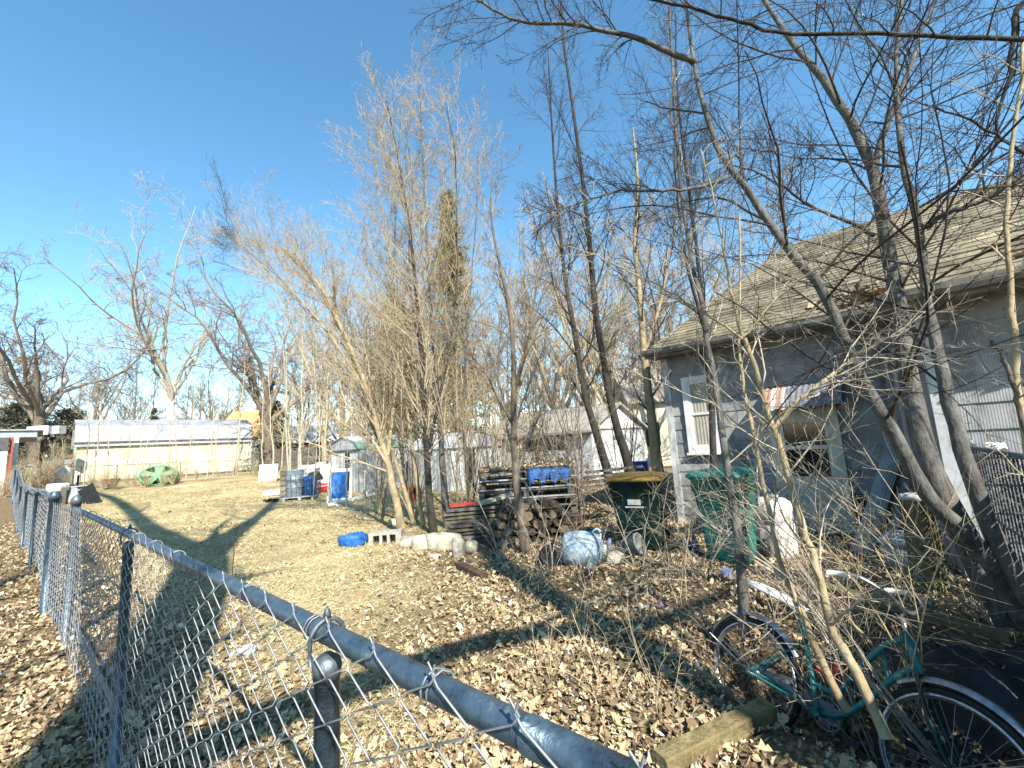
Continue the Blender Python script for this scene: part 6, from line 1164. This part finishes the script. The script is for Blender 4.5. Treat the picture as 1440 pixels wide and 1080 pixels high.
for k, (a, b, w_, mt_, lb) in enumerate([((1205, 752), (1268, 600), .20, 'silver', 'wide ribbed grey board leaning against the house corner'), ((1222, 745), (1262, 660), .10, 'mosswood', 'narrow mossy board leaning beside the ribbed grey board'), ((1236, 735), (1285, 640), .07, 'silver', 'thin grey board leaning in the house corner')]):
    A = gz(onpl(a[0], a[1], 6.9+.1*k)); B = onpl(b[0], b[1], nB-.14-.02*k); m = MB(); m.bar(A, B, w_, .025, -NX)
    if k == 0:
        for q in range(5): off = (q-2)*.036; m.bar(A+V(0, 0, .012)+AX*off-NX*.015, B+AX*off-NX*.015, .012, .012, -NX)
    single('leaning_board', m, mt_, lb, 'board', A, 'boards leaning in the house corner')
rag('orange_scrap', 'dull orange scrap on the ground by the leaning boards', 'scrap', gz(onpl(1208, 756, 6.6)), .28, .2, .12, 'rust', 27, .2, 12)
rag('tan_foam', 'crumbled yellow tan foam piece on the leaves before the door', 'foam', G(1152, 775), .42, .24, .08, 'straw', 28, .1, 16)
for i, (px_, py_, lb) in enumerate([(1232, 803, 'small blue scrap in the leaf litter, the left of two'), (1290, 815, 'small blue scrap near the leaning trunks, the right of two')]): rag('blue_scrap', lb, 'scrap', G(px_, py_), .10, .05, .03, 'blue', 60+i, .3, 8, 'blue scraps in the litter')

# yellowed timber, lattice panel, black sheet added for deep shade, moss beam
a, b = G(930, 1095)+V(0, 0, .055), G(1082, 1012)+V(0, 0, .05); m = MB(); d_ = (b-a); d_ /= np.linalg.norm(d_); sd = np.cross(d_, V(0, 0, 1)); up3 = V(0, 0, 1); 
rings = []
for k, t_ in enumerate(np.linspace(0, 1, 7)):
    c = a+(b-a)*t_; j = .003*math.sin(k*2.3); rings.append(np.array([c+sd*x_+up3*z_ for x_, z_ in ((-.043+j, -.04), (.043, -.04+j), (.047, -.028), (.046+j, .031), (.038, .039), (-.038, .041+j), (-.047, .031), (-.047, -.031))]))
loft(m, rings, True, False); single('timber_beam', m, 'timber', 'yellowed square timber lying in the leaves at the bottom of the picture', 'timber', a)
A, B = onpl(1128, 822, 4.42), onpl(1425, 900, 3.9); A[2] = max(A[2], float(ground_z(A[0], A[1]))+.2); mb_ = MB(); mb_.bar(A, B, .09, .06, V(0, -.3, 1)); lat = thing('lattice_panel', 'fallen wooden lattice panel with a mossy top beam behind the bicycle', 'lattice', gz((A+B)/2)); mb_.build('top_beam', 'mosswood', lat)
u_ = (B-A); Ll = np.linalg.norm(u_); u_ /= Ll; dn = V(-.42, -.80, -.25); dn /= np.linalg.norm(dn); nn_ = np.cross(u_, dn); nn_ /= np.linalg.norm(nn_); Hh = .95
for layer, sg in enumerate((1, -1)):
    m = MB()
    for k in np.arange(-Hh, Ll+Hh, .115):
        p0, p1 = (k, 0), (k+sg*Hh, Hh)
        if sg < 0: p0, p1 = (k+Hh*0, 0), (k-Hh, Hh)
        q = []
        for (x0, y0), (x1, y1) in ((p0, p1),):
            t0, t1 = 0, 1
            if x1 != x0:
                ta, tb2 = sorted(((0-x0)/(x1-x0), (Ll-x0)/(x1-x0))); t0, t1 = max(t0, ta), min(t1, tb2)
            if t1-t0 > .05: q = [A+u_*(x0+(x1-x0)*t0)+dn*(Hh*t0)+nn_*.009*layer, A+u_*(x0+(x1-x0)*t1)+dn*(Hh*t1)+nn_*.009*layer]
        if q: m.bar(q[0], q[1], .036, .007, nn_)
    m.build('slat_layer', 'oldwood' if layer else 'brownwood', lat)
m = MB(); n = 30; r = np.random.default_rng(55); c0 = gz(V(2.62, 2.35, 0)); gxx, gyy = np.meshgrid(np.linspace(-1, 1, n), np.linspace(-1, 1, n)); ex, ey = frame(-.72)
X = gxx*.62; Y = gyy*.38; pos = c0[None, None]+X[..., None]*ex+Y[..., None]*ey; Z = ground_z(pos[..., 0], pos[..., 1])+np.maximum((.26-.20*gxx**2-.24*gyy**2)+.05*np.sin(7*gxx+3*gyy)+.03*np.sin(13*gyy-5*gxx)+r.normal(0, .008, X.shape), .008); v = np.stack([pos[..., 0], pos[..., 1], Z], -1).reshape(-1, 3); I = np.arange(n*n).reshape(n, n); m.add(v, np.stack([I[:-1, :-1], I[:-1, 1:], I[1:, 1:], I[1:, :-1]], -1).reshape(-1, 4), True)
single('shade_sheet', m, 'black', 'added black heaped sheet standing in for deep shade in the lower right corner', 'sheet', c0)  # its black puts the corner's deep shade into an added shape
a = G(1070, 828)+V(0, 0, .16); 
m = MB(); A, B = at(1052, 816, 4.05), at(1142, 862, 3.5); k = 16; d_ = B-A; Lw = np.linalg.norm(d_); d_ /= Lw; sd = np.cross(d_, V(0, 0, 1)); sd /= np.linalg.norm(sd); rows = []
for i in range(k):
    t_ = i/(k-1); wv = .055*math.sin(math.pi*min(max(t_, .04), .97))**.6; c = A+d_*Lw*t_+V(0, 0, .03*math.sin(math.pi*t_)); rows.append([c-sd*wv-V(0, 0, .025), c-sd*wv*.5, c+V(0, 0, .012), c+sd*wv*.5, c+sd*wv-V(0, 0, .025)])
I = np.arange(k*5).reshape(k, 5); v = np.array(rows).reshape(-1, 3); f = np.stack([I[:-1, :-1], I[1:, :-1], I[1:, 1:], I[:-1, 1:]], -1).reshape(-1, 4); m.add(np.vstack([v, v-V(0, 0, .012)]), np.vstack([f, f[:, ::-1]+k*5]), True); single('plastic_piece', m, 'white', 'long tapered white plastic piece caught above the rear bicycle wheel', 'plastic piece', A)
m = MB(); p = at(1192, 945, 2.75); r = np.random.default_rng(66)
for i in range(3): t = np.linspace(0, 2*math.pi, 13); m.tube(p+np.stack([.03*i-.04+np.cos(t)*.035, np.sin(t)*.04+.02*i, .03*np.sin(t*2+i)], -1), .013, 6, False)
m.bar(p+V(-.12, .06, -.03), p+V(.13, .04, -.05), .10, .03); single('red_toy', m, 'red', 'red plastic toy part behind the bicycle frame', 'toy', gz(p))

# ------------------------------------------------------------------ the fallen bicycle
Fx = np.array([1.83, 2.16]); Rx = np.array([1.40, 3.08]); d2 = Fx-Rx; Lb = np.linalg.norm(d2); bx = np.append(d2/Lb, 0); WB = 1.02
zg_ = float(ground_z(*((Fx+Rx)/2))); mid = np.append((Fx+Rx)/2, -.42)
lean = math.radians(20); side = V(bx[1], -bx[0], 0); upb = V(0, 0, 1)*math.cos(lean)+side*math.sin(lean)*-1; lat_ = np.cross(upb, bx); org = mid-bx*WB/2
def bp(x, z, y=0): return org+bx*x+upb*z+lat_*y
bk = thing('bicycle', 'old teal step through bicycle fallen in the weeds with chrome mudguards', 'bicycle', gz(mid))
def arc(cx, cz, r_, a0, a1, n, y=0): return [bp(cx+r_*math.cos(math.radians(a)), cz+r_*math.sin(math.radians(a)), y) for a in np.linspace(a0, a1, n)]
RW = .33
def wheel(cx, nm):
    m = MB(); P_ = np.array(arc(cx, RW, RW-.016, 0, 360, 49)); m.tubes(P_[None], np.full((1, 49), .017), 8); wh = m.build(nm, 'rubber', bk)
    m = MB()
    for y in (-.012, .012): P_ = np.array(arc(cx, RW, RW-.038, 0, 360, 49, y)); m.tubes(P_[None], np.full((1, 49), .010), 6)
    P_ = np.array(arc(cx, RW, RW-.045, 0, 360, 49)); m.tubes(P_[None], np.full((1, 49), .010), 6); m.build('rim', 'chrome', wh)
    m = MB()
    for k in range(28):
        a = math.radians(k*360/28); b = a+(.5 if k % 2 else -.5); y = .028 if k % 4 < 2 else -.028; m.tube([bp(cx+.022*math.cos(b), RW+.022*math.sin(b), y), bp(cx+(RW-.045)*math.cos(a), RW+(RW-.045)*math.sin(a))], .0012, 3, False)
    m.build('spoke', 'chrome', wh).__setitem__('kind', 'stuff'); m = MB(); m.tube([bp(cx, RW, -.045), bp(cx, RW, .045)], .02, 10); m.build('hub', 'chrome', wh)
wheel(0, 'wheel'); wheel(WB, 'wheel')
BB = (.42, .29); HT, HB = (.83, .86), (.885, .68); ST = (.30, .72)
m = MB()
m.tube([bp(*HT), bp(*HB)], .022, 10)
m.tube(smoothpath([bp(.835, .83), bp(.74, .76), bp(.62, .60), bp(.52, .44), bp(.385, .42)], 20), .0155, 8); m.tube(smoothpath([bp(.875, .71), bp(.78, .62), bp(.66, .46), bp(.54, .33), bp(*BB)], 20), .0165, 8)
m.tube([bp(.73, .74), bp(.755, .59)], .010, 6)
m.tube([bp(*BB), bp(*ST)], .0155, 8)
for y in (-.05, .05): m.tube([bp(BB[0], BB[1], y*.5), bp(0, RW, y)], .010, 6); m.tube([bp(.325, .62, y*.4), bp(0, RW, y)], .008, 6)
m.tube([bp(BB[0], BB[1], -.04), bp(BB[0], BB[1], .04)], .024, 10); m.build('frame', 'teal', bk)
m = MB()
for y in (-.05, .05): m.tube(smoothpath([bp(.888, .675, y*.7), bp(.925, .55, y), bp(.975, .42, y), bp(WB, RW, y)], 12), .011, 7)
m.tube([bp(.887, .678, -.04), bp(.887, .678, .04)], .012, 6); m.build('fork', 'bindark', bk)
def guard(cx, a0, a1, nm):
    m = MB(); n = 26; v = []
    for a in np.linspace(a0, a1, n):
        for y, dr in ((-.032, -.022), (-.022, -.004), (0, .004), (.022, -.004), (.032, -.022)): r_ = RW+.035+dr; v.append(bp(cx+r_*math.cos(math.radians(a)), RW+r_*math.sin(math.radians(a)), y))
    I = np.arange(n*5).reshape(n, 5); f = np.stack([I[:-1, :-1], I[1:, :-1], I[1:, 1:], I[:-1, 1:]], -1).reshape(-1, 4); v = np.array(v); v2 = v-upb*.002; m.add(np.vstack([v, v2]), np.vstack([f, f[:, ::-1]+n*5]), True)
    for y in (-.04, .04): ar = math.radians(a0+18 if cx > .5 else a1-25); m.tube([bp(cx, RW, y), bp(cx+(RW+.03)*math.cos(ar), RW+(RW+.03)*math.sin(ar), y*.8)], .006, 5)
    m.build(nm, 'chrome', bk)
guard(WB, 15, 128, 'mudguard'); guard(0, 35, 185, 'mudguard')
m = MB(); m.tube([bp(*HT), bp(.815, .935), bp(.835, .955)], .012, 8); hb_ = [bp(.66, 1.06, -.29), bp(.74, 1.07, -.27), bp(.83, 1.02, -.18), bp(.845, .955, 0), bp(.83, 1.02, .18), bp(.74, 1.07, .27), bp(.66, 1.06, .29)]; m.tube(smoothpath(hb_, 30), .011, 8); hb2 = m.build('handlebar', 'chrome', bk)
for y in (-1, 1): m = MB(); m.tube([bp(.60, 1.055, .29*y), bp(.71, 1.068, .285*y)], .016, 8); m.build('grip', 'white', hb2)
m = MB(); m.prism([bp(-.03, .30, .06), bp(-.03, .37, .06), bp(.36, .36, .06), bp(.50, .33, .06), bp(.50, .25, .06), bp(.40, .25, .06)], lat_*.008); m.build('chain_guard', 'silver', bk)
m = MB()
for r_ in (.085, .055, .03): P_ = np.array(arc(BB[0], BB[1], r_, 0, 360, 25, .075)); m.tubes(P_[None], np.full((1, 25), .005), 5)
for k in range(5): a = k*1.2566; m.tube([bp(BB[0], BB[1], .075), bp(BB[0]+.085*math.cos(a), BB[1]+.085*math.sin(a), .075)], .005, 4)
m.build('chainring', 'chrome', bk)
for sg in (1, -1): m = MB(); e = bp(BB[0]+.12*sg, BB[1]-.10*sg, .09*sg); m.tube([bp(BB[0], BB[1], .08*sg), e], .008, 6); m.obox(e-bx*.04, bx*.08, lat_*.09*sg, upb*.022); m.build('pedal', 'darktrim', bk)

# ------------------------------------------------------------------ tidy
for o in bpy.data.objects:
    if 'abs' in o: del o['abs']
